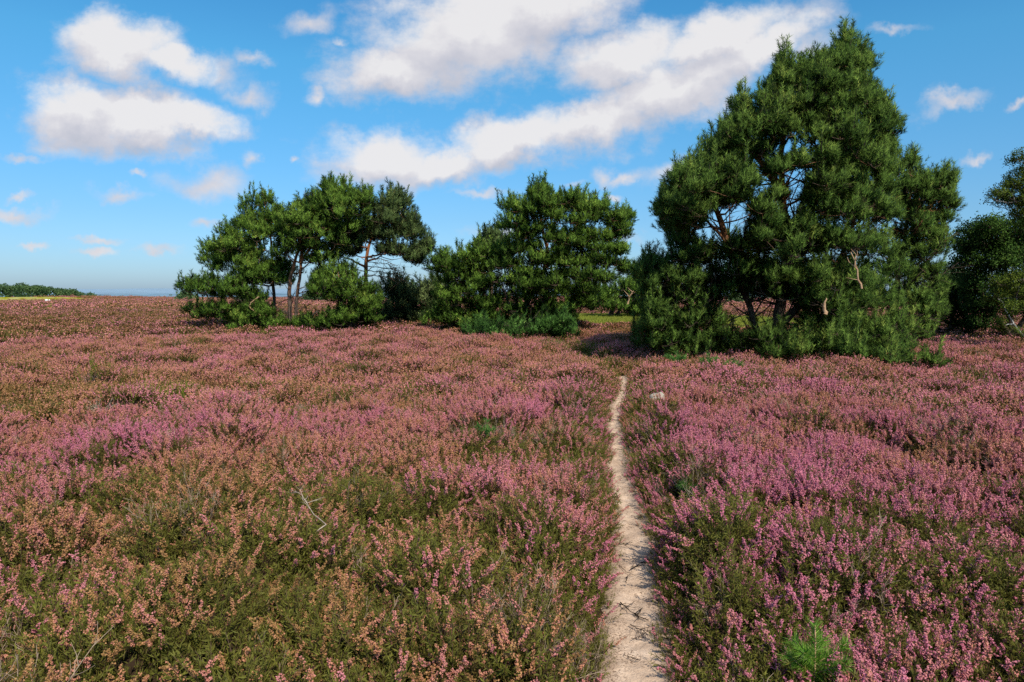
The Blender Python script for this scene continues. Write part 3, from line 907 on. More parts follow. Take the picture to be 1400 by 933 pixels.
def build_trees():
    # ---- left clump
    make_tree('pine_tree', 'slim pine with straight reddish trunk at left of the left clump', 'pine tree', 27.0,
              [[(374, 452), (375, 400), (372, 350), (368, 305), (360, 272)]],
              [(345, 270, 13, 11), (369, 266, 12, 10), (352, 286, 22, 10), (333, 299, 13, 7), (378, 290, 17, 12), (360, 308, 24, 10), (345, 321, 18, 8),
               (312, 312, 11, 9), (298, 328, 18, 11), (320, 334, 22, 11), (303, 347, 18, 9), (331, 351, 15, 8), (348, 343, 12, 7),
               (352, 364, 18, 8), (372, 358, 15, 8), (388, 363, 16, 8), (300, 360, 12, 6), (360, 376, 16, 7), (388, 378, 12, 6), (343, 381, 14, 6), (335, 372, 13, 7)],
              group=GP, trunk_r=.07, seed=11, sink=15, depth=.75, fill=1.10, **FARN)
    make_tree('pine_tree', 'tallest pine of the left clump with two dark stems forking from one foot', 'pine tree', 26.0,
              [[(396, 450), (396, 415), (396, 385), (402, 360), (410, 335), (406, 308), (402, 285)],
               [(403, 449), (405, 415), (409, 385), (413, 355), (430, 332), (452, 312), (468, 285), (470, 258)],
               [(411, 360), (413, 330), (420, 305), (440, 285), (452, 258)],
               [(406, 450, -.6), (420, 438, -.9), (436, 425, -1.1)]],
              [(453, 248, 9, 10), (472, 250, 8, 10), (440, 261, 15, 10), (462, 262, 17, 11), (488, 261, 17, 11), (502, 260, 8, 8), (425, 277, 18, 10), (450, 281, 22, 11),
               (478, 281, 20, 11), (402, 284, 20, 11), (415, 297, 22, 10), (440, 299, 20, 9), (468, 301, 18, 10), (395, 304, 15, 9), (490, 298, 15, 9),
               (388, 316, 13, 8), (420, 313, 14, 7), (400, 330, 13, 7), (460, 318, 15, 8), (432, 328, 14, 6), (448, 342, 14, 6), (384, 338, 13, 6), (425, 350, 11, 5), (388, 447, 11, 4), (412, 447, 12, 4)],
              group=GP, trunk_r=.095, seed=12, sink=17, depth=.7, fill=1.05, **FARN)
    make_tree('pine_tree', 'pine with thin hanging grey twigs at right end of the left clump', 'pine tree', 27.5,
              [[(499, 450), (500, 415), (500, 384), (501, 348), (508, 322), (522, 290), (540, 262)]],
              [(545, 256, 10, 10), (530, 266, 13, 11), (515, 275, 13, 10), (536, 281, 19, 10), (552, 270, 9, 7), (520, 294, 18, 9), (545, 297, 17, 9), (556, 290, 12, 6),
               (560, 311, 14, 7), (536, 313, 20, 9), (567, 306, 8, 5), (508, 311, 13, 8), (470, 322, 17, 9), (455, 331, 13, 8), (476, 338, 16, 8), (490, 318, 13, 8),
               (574, 337, 14, 7), (584, 327, 7, 7), (555, 343, 18, 7), (535, 338, 15, 7), (569, 351, 13, 5)],
              group=GP, trunk_r=.10, seed=13, sink=14, depth=.7, fill=1.00, mat=M_PINED,
              extra=lambda r, f, g, Y: [dead_limb(r, f, g, Y + g.normal(0, .5), [(502, 352 + i * 6), (520 + 8 * i, 354 + i * 7), (540 + g.uniform(-12, 22), 362 + i * 7)], .018, M_TWIG, 14, sub=.55) for i in range(5)],
              **FARN)
    make_tree('pine_shrub', 'bushy low pine growing down to the heather between the left clump trunks', 'pine shrub', 25.2,
              [[(470, 455), (468, 420), (465, 392), (462, 372)], [(470, 452), (490, 425), (500, 405)]],
              [(440, 373, 15, 9), (460, 368, 17, 9), (480, 376, 15, 9), (447, 387, 20, 10), (475, 391, 22, 10), (495, 401, 19, 10), (432, 396, 12, 8), (452, 405, 22, 9),
               (482, 414, 24, 9), (507, 418, 15, 9), (472, 429, 19, 8), (441, 440, 16, 8), (460, 444, 18, 6), (493, 436, 15, 8), (427, 446, 11, 6), (507, 441, 11, 7)],
              group=GP, trunk_r=.08, seed=14, depth=.7, fill=1.10, **FARN)
    make_tree('pine_shrub', 'low spreading pine at far left end of the left clump with a broken pale branch', 'pine shrub', 26.0,
              [[(366, 452), (345, 425), (318, 405), (290, 395)], [(368, 452), (345, 440), (320, 436)]],
              [(262, 386, 13, 8), (285, 383, 15, 9), (310, 384, 17, 9), (275, 398, 19, 8), (305, 399, 24, 8), (330, 393, 15, 9), (267, 424, 15, 5), (285, 430, 13, 5),
               (300, 420, 11, 5), (318, 438, 21, 9), (345, 432, 21, 9), (368, 441, 17, 8), (336, 446, 18, 5), (330, 423, 13, 6), (362, 428, 12, 7), (352, 405, 12, 7)],
              group=GP, trunk_r=.09, seed=15, depth=.55, fill=1.00,
              extra=lambda r, f, g, Y: [dead_limb(r, f, g, Y - 1.0, [(354, 406), (345, 413), (339, 419), (347, 425), (354, 431)], .028, M_DEADB, 4, label='pale broken branch')],
              **FARN)
    # ---- shrubs behind, between left and middle clump
    DULL = dict(needle=.15, nw=.026, nn=12, spacing=.03, mat=M_DULL, group=GP, depth=.7, trunk_r=.06)
    make_tree('pine_shrub', 'grey green bush behind the heather just right of the left clump', 'pine shrub', 31.0,
              [[(540, 452), (541, 420), (543, 392)]],
              [(528, 402, 16, 11), (545, 391, 15, 10), (560, 404, 15, 11), (545, 412, 20, 11), (522, 428, 16, 9), (548, 432, 22, 10), (568, 430, 14, 10), (528, 444, 16, 6), (555, 446, 18, 5)], seed=21, **DULL)
    make_tree('pine_shrub', 'grey green bush tucked against the left side of the middle clump', 'pine shrub', 30.0,
              [[(588, 452), (588, 420), (590, 392)]],
              [(580, 399, 14, 11), (596, 390, 14, 10), (604, 405, 12, 10), (586, 415, 16, 10), (575, 434, 14, 8), (598, 430, 16, 9), (590, 447, 18, 6), (612, 450, 14, 6)], seed=22, **DULL)
    # ---- middle clump
    make_tree('pine_tree', 'broad flat-layered pine standing tallest in the middle clump', 'pine tree', 24.0,
              [[(718, 450), (718, 420), (728, 398), (745, 370), (749, 340), (741, 316), (738, 285), (739, 258)],
               [(746, 366), (765, 345), (785, 315), (800, 285)], [(722, 440), (735, 415), (762, 395), (790, 388)], [(716, 444), (700, 425), (690, 400), (680, 385)]],
              [(731, 252, 5, 8), (743, 249, 5, 9), (738, 265, 15, 8), (699, 272, 15, 7), (718, 277, 15, 8), (760, 263, 16, 8), (786, 259, 15, 7), (790, 274, 18, 8), (816, 272, 13, 7),
               (750, 283, 22, 9), (715, 293, 20, 7), (699, 301, 14, 6), (780, 291, 22, 8), (810, 289, 16, 7), (836, 288, 14, 5), (854, 286, 9, 5), (845, 300, 14, 5), (740, 304, 20, 7),
               (716, 314, 14, 6), (800, 311, 20, 7), (830, 317, 18, 7), (848, 312, 8, 5), (790, 327, 20, 7), (820, 334, 20, 6), (846, 336, 9, 5), (770, 336, 15, 7),
               (705, 336, 16, 8), (810, 350, 22, 6), (835, 357, 16, 6), (856, 365, 12, 5), (788, 354, 18, 7), (762, 352, 18, 7), (700, 358, 20, 8), (765, 372, 20, 7), (792, 374, 20, 8), (820, 377, 15, 7),
               (720, 372, 18, 7), (690, 380, 22, 8), (722, 387, 22, 8), (752, 390, 22, 8), (700, 400, 24, 7), (736, 403, 18, 6), (776, 400, 22, 10), (802, 395, 14, 10), (792, 414, 18, 10), (806, 414, 10, 10),
               (772, 425, 18, 9), (748, 418, 14, 7), (705, 424, 16, 7), (728, 430, 16, 7), (750, 436, 16, 7), (690, 438, 16, 6), (770, 440, 14, 6), (727, 331, 12, 6), (762, 318, 12, 6), (735, 350, 12, 5)],
              group=GP, grow=1.0, thick=.72, lead=.8, trunk_r=.11, seed=31, sink=15, depth=.72, fill=1.02, **FARN)
    make_tree('pine_tree', 'rounded pine merging into the left of the middle clump', 'pine tree', 24.6,
              [[(668, 450), (664, 425), (660, 390), (650, 355)], [(664, 420), (640, 395), (615, 372)]],
              [(605, 354, 13, 8), (596, 367, 13, 8), (620, 361, 15, 9), (641, 349, 15, 9), (657, 344, 13, 8), (632, 371, 20, 9), (660, 361, 18, 9), (611, 381, 16, 8), (650, 379, 20, 8), (685, 353, 16, 10),
               (688, 339, 12, 8), (612, 399, 16, 8), (640, 394, 20, 8), (666, 388, 20, 8), (625, 414, 18, 8), (652, 411, 22, 8), (605, 425, 13, 8), (636, 431, 16, 7), (680, 407, 18, 7), (615, 441, 13, 7), (660, 428, 14, 6), (640, 444, 16, 6), (675, 438, 16, 7), (596, 440, 12, 7)],
              group=GP, trunk_r=.11, seed=32, sink=8, depth=.7, fill=1.05, **FARN)
    make_tree('pine_tree', 'small round dark pine top showing behind the middle clump', 'pine tree', 42.0,
              [[(672, 440), (672, 390), (671, 350), (671, 325)]],
              [(671, 320, 11, 7), (663, 329, 9, 6), (681, 329, 10, 6), (671, 338, 15, 6), (660, 345, 12, 6), (684, 345, 12, 6), (672, 360, 14, 8)],
              group=GP, trunk_r=.14, seed=33, depth=.8, mat=M_PINED, needle=.2, nw=.04, nn=10, spacing=.06)
    make_tree('pine_shrub', 'bright green low creeping pine in front of the middle clump', 'pine shrub', 21.8,
              [[(712, 466), (690, 458), (660, 453)], [(714, 466), (740, 455), (768, 446)]],
              [(646, 455, 15, 6), (670, 454, 17, 7), (695, 459, 18, 7), (720, 456, 17, 7), (745, 452, 17, 7), (770, 450, 13, 8), (763, 438, 15, 8), (742, 440, 13, 7), (702, 466, 14, 4), (660, 463, 15, 4), (772, 462, 10, 4)],
              group=GP, trunk_r=.05, seed=34, depth=.45, fill=.8, mat=M_LOWP, **FARN)
    # ---- by the clearing
    make_tree('pine_tree', 'small pine with short dark trunk at the edge of the grass clearing', 'pine tree', 37.0,
              [[(835, 443), (836, 425), (842, 408), (852, 395)], [(841, 443), (846, 425), (860, 410)]],
              [(834, 402, 12, 8), (850, 393, 13, 8), (866, 398, 13, 10), (828, 415, 10, 7), (845, 414, 15, 7), (862, 420, 15, 8), (879, 410, 13, 11), (880, 428, 11, 7), (870, 385, 10, 7), (822, 405, 8, 6), (868, 436, 9, 4)],
              group=GP, trunk_r=.13, seed=41, depth=.8, fill=.9, needle=.17, nw=.03, nn=12, spacing=.04,
              extra=lambda r, f, g, Y: [dead_limb(r, f, g, Y - 2.2, [(858, 416), (861, 406), (866, 398)], .05, M_DEADB, 4, label='tan broken branch', sub=.5)])
    # ---- big right-hand group
    BIG = dict(needle=.10, nw=.011, nn=20, spacing=.0105, grow=1.12, thick=.92, bare=2.6)
    make_tree('pine_tree', 'pale-lit bushy pine at left foot of the biggest pine', 'pine tree', 15.4,
              [[(955, 494), (950, 450), (945, 400), (950, 355)], [(952, 470), (925, 420), (900, 385), (888, 362)], [(953, 478), (985, 430), (985, 380)]],
              [(886, 361, 8, 10), (884, 376, 13, 10), (905, 372, 15, 11), (935, 352, 16, 9), (955, 345, 17, 11), (976, 352, 18, 11), (920, 385, 19, 13), (950, 372, 20, 12), (985, 374, 18, 12),
               (895, 395, 15, 12), (925, 408, 19, 12), (956, 404, 22, 12), (988, 398, 18, 11), (895, 420, 15, 11), (902, 444, 19, 12), (930, 434, 20, 12), (960, 434, 21, 12), (890, 468, 15, 11), (920, 464, 22, 12),
               (955, 464, 22, 12), (980, 460, 15, 10), (940, 484, 20, 7), (972, 484, 16, 7), (880, 452, 9, 8)],
              group=GP, trunk_r=.08, seed=51, sink=8, depth=.8, fill=1.1, mat=M_PINEB, **BIG)
    make_tree('pine_tree', 'biggest pine on the heath with tall pointed crown and orange upper limbs', 'pine tree', 15.6,
              [[(1058, 492), (1062, 442), (1072, 390), (1078, 335), (1070, 270), (1067, 215), (1075, 150), (1088, 95)],
               [(1065, 430), (1082, 350), (1096, 285), (1112, 240), (1126, 195), (1142, 120), (1156, 55)],
               [(1050, 493), (1032, 445), (1018, 400), (1002, 352), (990, 325), (965, 300)],
               [(1072, 440), (1110, 400), (1150, 355), (1168, 300), (1180, 240)],
               [(1075, 270), (1050, 235), (1025, 205), (1015, 165)],
               [(1002, 352), (985, 300), (970, 265), (955, 240)]],
              [(1158, 44, 6, 13), (1148, 68, 11, 12), (1163, 72, 11, 11), (1184, 76, 6, 10), (1140, 98, 19, 15), (1170, 98, 15, 15), (1180, 124, 12, 11), (1118, 84, 9, 12), (1124, 110, 18, 14), (1100, 94, 13, 13),
               (1073, 74, 8, 13), (1082, 103, 16, 14), (1060, 104, 11, 11), (1055, 129, 15, 12), (1090, 133, 23, 15), (1130, 138, 24, 15), (1170, 144, 21, 14), (1196, 134, 8, 9), (1204, 150, 12, 12), (1212, 165, 9, 9),
               (1012, 138, 7, 13), (1018, 160, 13, 11), (1040, 163, 19, 12), (1075, 168, 21, 14), (1115, 173, 24, 14), (1160, 178, 24, 15), (1198, 178, 17, 12), (1214, 198, 9, 10), (998, 180, 15, 11), (984, 190, 12, 10),
               (1015, 194, 20, 12), (1043, 196, 14, 10), (1140, 208, 24, 14), (1180, 213, 23, 14), (1210, 224, 12, 12), (980, 214, 20, 12), (956, 224, 15, 10), (936, 240, 16, 11), (1005, 223, 18, 10), (960, 248, 22, 12),
               (924, 261, 16, 12), (990, 243, 18, 10), (1018, 240, 13, 9), (945, 277, 22, 12), (914, 284, 12, 12), (980, 273, 18, 10), (920, 304, 14, 12), (945, 303, 18, 11), (931, 323, 12, 9),
               (1132, 243, 20, 12), (1165, 253, 24, 14), (1200, 254, 20, 14), (1135, 282, 22, 13), (1170, 292, 24, 15), (1205, 288, 18, 14), (1050, 300, 18, 11), (1040, 281, 13, 8), (1058, 225, 9, 6), (1090, 214, 12, 6), (1062, 262, 8, 4), (1012, 262, 10, 5), (1005, 335, 10, 5), (1040, 318, 12, 5), (1115, 262, 12, 8), (1100, 302, 12, 7), (1080, 322, 14, 7),
               (1040, 334, 20, 10), (1078, 345, 20, 11), (1112, 328, 20, 13), (1150, 333, 24, 15), (1190, 333, 22, 15), (1022, 360, 18, 11), (1050, 374, 24, 11), (1090, 374, 24, 13), (1130, 373, 24, 15), (1170, 378, 24, 15),
               (1208, 374, 20, 15), (1016, 389, 19, 11), (1047, 399, 22, 10), (1087, 403, 22, 10), (1126, 408, 26, 14), (1170, 418, 26, 15), (1208, 418, 22, 15), (1116, 438, 20, 11), (1150, 448, 26, 14), (1195, 453, 26, 14),
               (1228, 448, 16, 14), (1050, 468, 21, 8), (1030, 479, 17, 9), (1080, 474, 24, 10), (1112, 479, 24, 12), (1150, 484, 24, 12), (1190, 487, 24, 10), (1222, 489, 18, 11), (1012, 489, 16, 8), (1060, 494, 22, 8, -1.6),
               (1100, 499, 22, 6, -2.0), (1140, 503, 20, 6, -2.2), (1178, 506, 20, 6, -2.4), (1215, 507, 18, 7, -2.6), (1242, 507, 14, 6, -2.4), (1266, 506, 12, 8, -2.2)],
              group=GP, trunk_r=.13, seed=52, sink=16, depth=.85, fill=1.1, mat=M_PINEB, orange=(1.6, 3.6),
              extra=lambda r, f, g, Y: [dead_limb(r, f, g, Y - 2.4, [(1178, 395), (1172, 378), (1168, 358), (1163, 345)], .022, M_DEADB, 5, label='bare tan dead branch', sub=.3),
                                        dead_limb(r, f, g, Y - 2.3, [(1128, 430), (1127, 420), (1128, 412)], .045, M_DEADB, 2, label='orange broken stub', sub=.12)], **BIG)
    make_tree('pine_tree', 'narrower pine with pointed tip merging into the right side of the biggest pine', 'pine tree', 17.2,
              [[(1215, 484), (1222, 420), (1235, 340), (1243, 270), (1245, 225)], [(1222, 415), (1250, 380), (1275, 350)], [(1235, 340), (1262, 300), (1285, 260)]],
              [(1245, 218, 5, 13), (1245, 243, 12, 11), (1226, 254, 12, 10), (1262, 244, 12, 8), (1284, 240, 13, 7), (1298, 240, 7, 7), (1255, 266, 16, 10), (1284, 261, 14, 8), (1298, 272, 6, 4), (1240, 284, 18, 12),
               (1268, 288, 17, 10), (1288, 291, 8, 5), (1250, 313, 21, 12), (1276, 317, 13, 10), (1240, 343, 20, 12), (1268, 343, 15, 10), (1286, 330, 7, 6), (1245, 373, 20, 12), (1273, 370, 11, 8), (1255, 398, 20, 12),
               (1284, 394, 13, 10), (1258, 428, 20, 12), (1282, 424, 15, 11), (1250, 453, 18, 12)],
              group=GP, trunk_r=.09, seed=53, sink=14, depth=.8, fill=1.15, mat=M_PINEB, **BIG)
    # ---- right edge
    MIDN = dict(needle=.13, nw=.02, nn=14, spacing=.024)
    make_tree('pine_shrub', 'dark shady bush between the biggest pines and the right edge trees', 'pine shrub', 23.0,
              [[(1300, 470), (1300, 430), (1303, 395)]],
              [(1298, 394, 17, 10), (1320, 400, 13, 10), (1290, 418, 17, 11), (1312, 420, 17, 11), (1290, 443, 18, 11), (1316, 444, 17, 10)],
              group=GP, trunk_r=.08, seed=61, mat=M_DARKL, **MIDN)
    for i, (pads, lb) in enumerate([([(1290, 371, 10, 6), (1283, 379, 10, 6), (1295, 384, 14, 7), (1290, 400, 16, 9)], 'far round tree, left of two in the gap beside the right edge trees'),
                                    ([(1312, 373, 12, 7), (1304, 381, 10, 6), (1318, 384, 12, 8), (1312, 400, 14, 9)], 'far round tree, right of two in the gap beside the right edge trees')]):
        make_tree('broadleaf_tree', lb, 'tree', 60.0, [[(pads[0][0], 430), (pads[0][0], 400), (pads[0][0], 375)]], pads, group='far trees beyond the heath',
                  trunk_r=.15, seed=62 + i, leafy=True, needle=.3, nw=.16, nn=8, spacing=.16, mat=M_FARL)
    make_tree('broadleaf_tree', 'dense dark green tree at the right edge behind the birch', 'tree', 21.5,
              [[(1385, 470), (1380, 425), (1375, 370), (1366, 330)], [(1383, 460), (1350, 420), (1335, 380)], [(1384, 462), (1415, 415), (1420, 360)]],
              [(1328, 312, 12, 8), (1350, 304, 14, 7), (1320, 330, 10, 10), (1340, 329, 18, 12), (1365, 319, 18, 12), (1392, 308, 18, 14), (1323, 354, 13, 12), (1350, 354, 20, 12), (1380, 348, 20, 14), (1328, 383, 14, 12),
               (1358, 384, 21, 12), (1394, 384, 20, 13), (1338, 412, 16, 11), (1368, 413, 21, 12), (1402, 410, 20, 13), (1412, 340, 22, 16), (1425, 310, 20, 14), (1430, 370, 20, 16), (1340, 436, 13, 7), (1432, 420, 18, 14)],
              group='trees at the right edge', grow=1.3, thick=1., bark=M_TWIG, trunk_r=.11, seed=64, leafy=True, needle=.075, nw=.042, nn=12, spacing=.026, mat=M_DARKL, flat=.8)
    make_tree('birch_tree', 'sparse yellowing birch with pale stem leaning in at the right edge', 'birch tree', 17.5,
              [[(1428, 492), (1434, 430), (1440, 360), (1432, 290), (1420, 220), (1408, 195)], [(1428, 488), (1404, 464), (1392, 450), (1380, 438), (1372, 415)],
               [(1436, 400), (1410, 380), (1385, 385)], [(1438, 330), (1410, 285), (1380, 262), (1362, 264)]],
              [(1396, 214, 9, 7), (1404, 232, 11, 8), (1390, 244, 11, 7), (1374, 253, 10, 6), (1360, 265, 9, 5), (1385, 268, 11, 7), (1404, 262, 12, 9), (1395, 285, 11, 8), (1410, 295, 14, 10), (1420, 250, 14, 12), (1416, 215, 12, 12),
               (1376, 389, 14, 6), (1392, 375, 13, 7), (1361, 401, 9, 5), (1396, 398, 12, 7), (1382, 418, 11, 6), (1368, 440, 9, 5), (1388, 454, 13, 5), (1412, 370, 15, 12), (1415, 410, 14, 10), (1440, 330, 16, 16), (1442, 270, 16, 14), (1435, 225, 14, 12)],
              group='trees at the right edge', bark=M_BARKB, trunk_r=.05, grow=1.5, thick=1.1, seed=65, leafy=True, needle=.04, nw=.027, nn=14, spacing=.016, mat=M_BIRCH, flat=1., fill=.8)
    # ---- small far trees on the horizon seen between the pines
    for i, (px, top, w, Y) in enumerate([(254, 398, 7, 120), (339, 390, 12, 95), (352, 398, 10, 110), (425, 399, 8, 120), (434, 402, 7, 125), (560, 385, 14, 80), (905, 405, 16, 90), (1010, 402, 14, 95), (1095, 402, 12, 100)]):
        where = ['beyond the far left end of the left clump', 'behind the low left pine of the left clump, tallest there', 'just left of the reddish slim trunk, far behind', 'just right of the two dark stems, far behind',
                 'second right of the two dark stems, far behind', 'far behind the bush right of the left clump', 'far behind the bushy pine beside the clearing', 'far behind the foot of the biggest pine, left one', 'far behind the foot of the biggest pine, right one'][i]
        h = 412 - top
        make_tree('broadleaf_tree', 'small hazy tree ' + where, 'tree', Y, [[(px, 411), (px, 405), (px, top + h * .4)]],
                  [(px, top + h * .2, w * .5, h * .2), (px - w * .5, top + h * .45, w * .5, h * .22), (px + w * .5, top + h * .42, w * .5, h * .22), (px, top + h * .65, w * .8, h * .25)],
                  group='far trees beyond the heath', trunk_r=.14, seed=80 + i, leafy=True, needle=.4, nw=.24, nn=7, spacing=.3, mat=M_FARL)


def build_far_wood():
    g = np.random.default_rng(77); t = Tri()
    for i in range(150):
        px = g.uniform(-260, 134); Y = g.uniform(380, 470)
        c = at(px, 400, Y); gz = float(base_z(c[0], c[1]))
        topy = 391.5 + 13.5 * sst(20, 150, px) ** 1.4 + g.normal(0, 1.0) - 2.2 * (g.random() < .15)
        top = at(px, topy, Y)[2]
        base_h = min(gz, top - 5)
        w = g.uniform(1.6, 2.8)
        for _ in range(5):
            cc = np.array([c[0] + g.normal(0, 1.2), Y + g.normal(0, 1.2), top - abs(g.normal(0, .45)) * 2.6 - .6])
            n = 34; d = rand_dir(n, g); p = cc + d * np.array([w, w, 1.3]) * (g.uniform(.6, 1, n))[:, None]
            br = np.clip(g.normal(.45, .22), 0, 1)
            blades(t, p, rand_dir(n, g), g.uniform(.7, 1.3, n), .7, np.clip(g.normal(.9, .15, n), .5, 1.3), br, g=g)
        # lower boughs down to the ground
        n = 110
        p = np.stack([c[0] + g.normal(0, 1.7, n), Y + g.normal(0, 1.7, n), g.uniform(base_h, top - .8, n)], -1)
        blades(t, p, rand_dir(n, g), g.uniform(.9, 1.6, n), 1., np.clip(g.normal(.75, .15, n), .4, 1.2), g.uniform(.1, .6), g=g)
        tube(t, [[c[0], Y, base_h - .5], [c[0], Y, top - 1.5]], [.2, .1], 5, mat=1)
    o = t.obj('far_wood', [M_FARL, M_TWIG])
    tag(o, 'low dark wood in the distance at the far left', 'wood', kind='stuff')


# ------------------------------------------------------------------ small things on the heath
def ground_pt(px, py, h=.0):
    """point on the heather surface seen at that place of the photo"""
    d = ray(px, py)
    Y = np.concatenate([np.arange(1.5, 30, .02), np.arange(30, 160, .1)])
    x = d[0] / d[1] * Y; z = CAM_Z + d[2] / d[1] * Y
    g_ = base_z(x, Y) + canopy(x, Y)
    i = int(np.argmax(z < g_ + h)) if np.any(z < g_ + h) else len(Y) - 1
    return np.array([x[i], Y[i], g_[i]])


def seedling(px, py, H, label, seed, nl=.05, nw=.0026, side=5, dens=900, mat=None, spread=.75):
    g = np.random.default_rng(seed)
    p = ground_pt(px, py); z0 = float(root_z(p[0], p[1]))
    b = np.array([p[0], p[1], z0]); root = empty('pine_seedling', b)
    tag(root, label, 'pine seedling', 'pine seedlings growing in the heather')
    st = Tri(); nd = Tri()
    H0 = p[2] - z0 + H
    lean = np.array([g.normal(0, .06), g.normal(0, .06), 1.])
    def axis(a, c, rr, m):
        q = bez(a, (a + c) / 2 + g.normal(0, .01, 3), c, 8); tube(st, q, np.linspace(rr, rr * .5, 8), 6, r=.5)
        u = g.random(m) ** .85; i = np.clip((u * 7).astype(int), 0, 6); f = (u * 7 - i)[:, None]
        pp = q[i] * (1 - f) + q[i + 1] * f; ax = norm(q[-1] - q[0])
        dd = np.repeat(ax[None], m, 0); rad_ = perp(dd, g)
        d = norm(dd * g.uniform(.45, 1.1, m)[:, None] + rad_ * .85)
        needles(nd, pp, d, nl * g.uniform(.7, 1.15, m), nw, g.uniform(.8, 1.2, m), g.random(m) ** 1.6, g=g)
    top = b + lean * H0
    axis(b, top, .0065 * H0 / .4, dens)
    for i in range(side):
        a = i / side * 6.283 + g.uniform(-.3, .3)
        s = b + lean * H0 * g.uniform(.42, .6)
        e = s + np.array([math.cos(a) * spread, math.sin(a) * spread, .55]) * H0 * g.uniform(.32, .5)
        axis(s, e, .004 * H0 / .4, int(dens * .7))
    st.obj('stem', [M_DEADB], root, b, True); nd.obj('needles', [mat or M_SEED], root, b)


def stone(name, label, px, py, sx, sy, sz, mat, seed, group=None, Y=None, up=0.):
    g = np.random.default_rng(seed)
    import bmesh
    bm = bmesh.new(); bmesh.ops.create_icosphere(bm, subdivisions=3, radius=1)
    off = g.normal(0, 10, 3)
    for v in bm.verts:
        c = np.array(v.co)
        n = pn(c[0] * 1.3 + off[0], c[1] * 1.3 + c[2] * .9 + off[1], seed) * .3 + pn(c[0] * 3 + off[2], c[2] * 3 + c[1] * 2, seed + 1) * .1
        v.co = v.co * (1 + n)
        v.co.x *= sx; v.co.y *= sy; v.co.z = max(v.co.z, -.5) * sz
    me = bpy.data.meshes.new(name); bm.to_mesh(me); bm.free()
    for p_ in me.polygons: p_.use_smooth = True
    me.materials.append(mat)
    o = bpy.data.objects.new(name, me); col.objects.link(o)
    p = ground_pt(px, py) if Y is None else at(px, py, Y)
    o.location = (p[0], p[1], p[2] + up)
    tag(o, label, 'stone', group)
    return o


def dead_bush(px, py, label, seed, n, ln, r=.0022, spread=.6, mat=None, name='dead_bush'):
    """fan of bleached leafless twigs"""
    g = np.random.default_rng(seed); t = Tri()
    p = ground_pt(px, py); b = np.array([p[0], p[1], float(root_z(p[0], p[1]))])
    H = p[2] - b[2]
    for _ in range(n):
        d = norm(np.array([g.normal(0, spread), g.normal(0, spread), 1.])); L_ = (H + ln) * g.uniform(.7, 1.1)
        q = bez(b, b + d * L_ * .5 + g.normal(0, .03, 3), b + d * L_ + g.normal(0, .05, 3), 8)
        tube(t, q, np.linspace(r, r * .4, 8), 4)
        for _ in range(5):
            i = g.integers(2, 7); e = norm(d + rand_dir(1, g)[0] * .8) * L_ * g.uniform(.15, .4)
            tube(t, [q[i], q[i] + e * .5 + g.normal(0, .01, 3), q[i] + e], [r * .6, r * .45, r * .25], 3)
    o = t.obj(name, [mat or M_DEAD], None, b, True)
    tag(o, label, 'dead bush', 'dead leafless bushes in the heather')


def ground_stick(px, py, label, pts_px, r, seed, forks, sub, mat, lift=.05, h=.0, name='dead_branch', cat='dead branch', group=None):
    g = np.random.default_rng(seed); t = Tri()
    p = []
    for a, b in pts_px:
        q = ground_pt(a, b) if h is not None else np.append(on_plane(a, b)[:2], 0.)
        if h is None: q[2] = float(base_z(q[0], q[1])) + r
        p.append(q + [0, 0, lift])
    p = np.array(p)
    if h is not None:
        p[:, 2] = p[:, 2] * .35 + p[:, 2].mean() * .65
    L_ = np.concatenate([[0], np.cumsum(np.linalg.norm(np.diff(p, axis=0), axis=1))])
    m = 14; u = np.linspace(0, L_[-1], m); q = np.stack([np.interp(u, L_, p[:, i]) for i in range(3)], -1)
    q[1:-1] += g.normal(0, r * .8, (m - 2, 3))
    tube(t, q, np.linspace(r, r * .4, m), 5, bump=.1, g=g)
    for _ in range(forks):
        i = g.integers(2, m - 1); d = rand_dir(1, g)[0] * [1, 1, .45 if h is not None else .1] + norm(q[i] - q[i - 1]) * .9; d = norm(d); ln = sub * g.uniform(.5, 1.2)
        e = q[i] + d * ln; 
        qq = bez(q[i], q[i] + d * ln * .5 + g.normal(0, ln * .1, 3) * [1, 1, .3], e, 6)
        tube(t, qq, np.linspace(r * .6, r * .2, 6), 4)
        for _ in range(2):
            j = g.integers(1, 5); d2 = norm(d + rand_dir(1, g)[0] * .9 * [1, 1, .3])
            tube(t, [qq[j], qq[j] + d2 * ln * .4], [r * .35, r * .15], 3)
    o = t.obj(name, [mat], None, q[0], True)
    tag(o, label, cat, group)


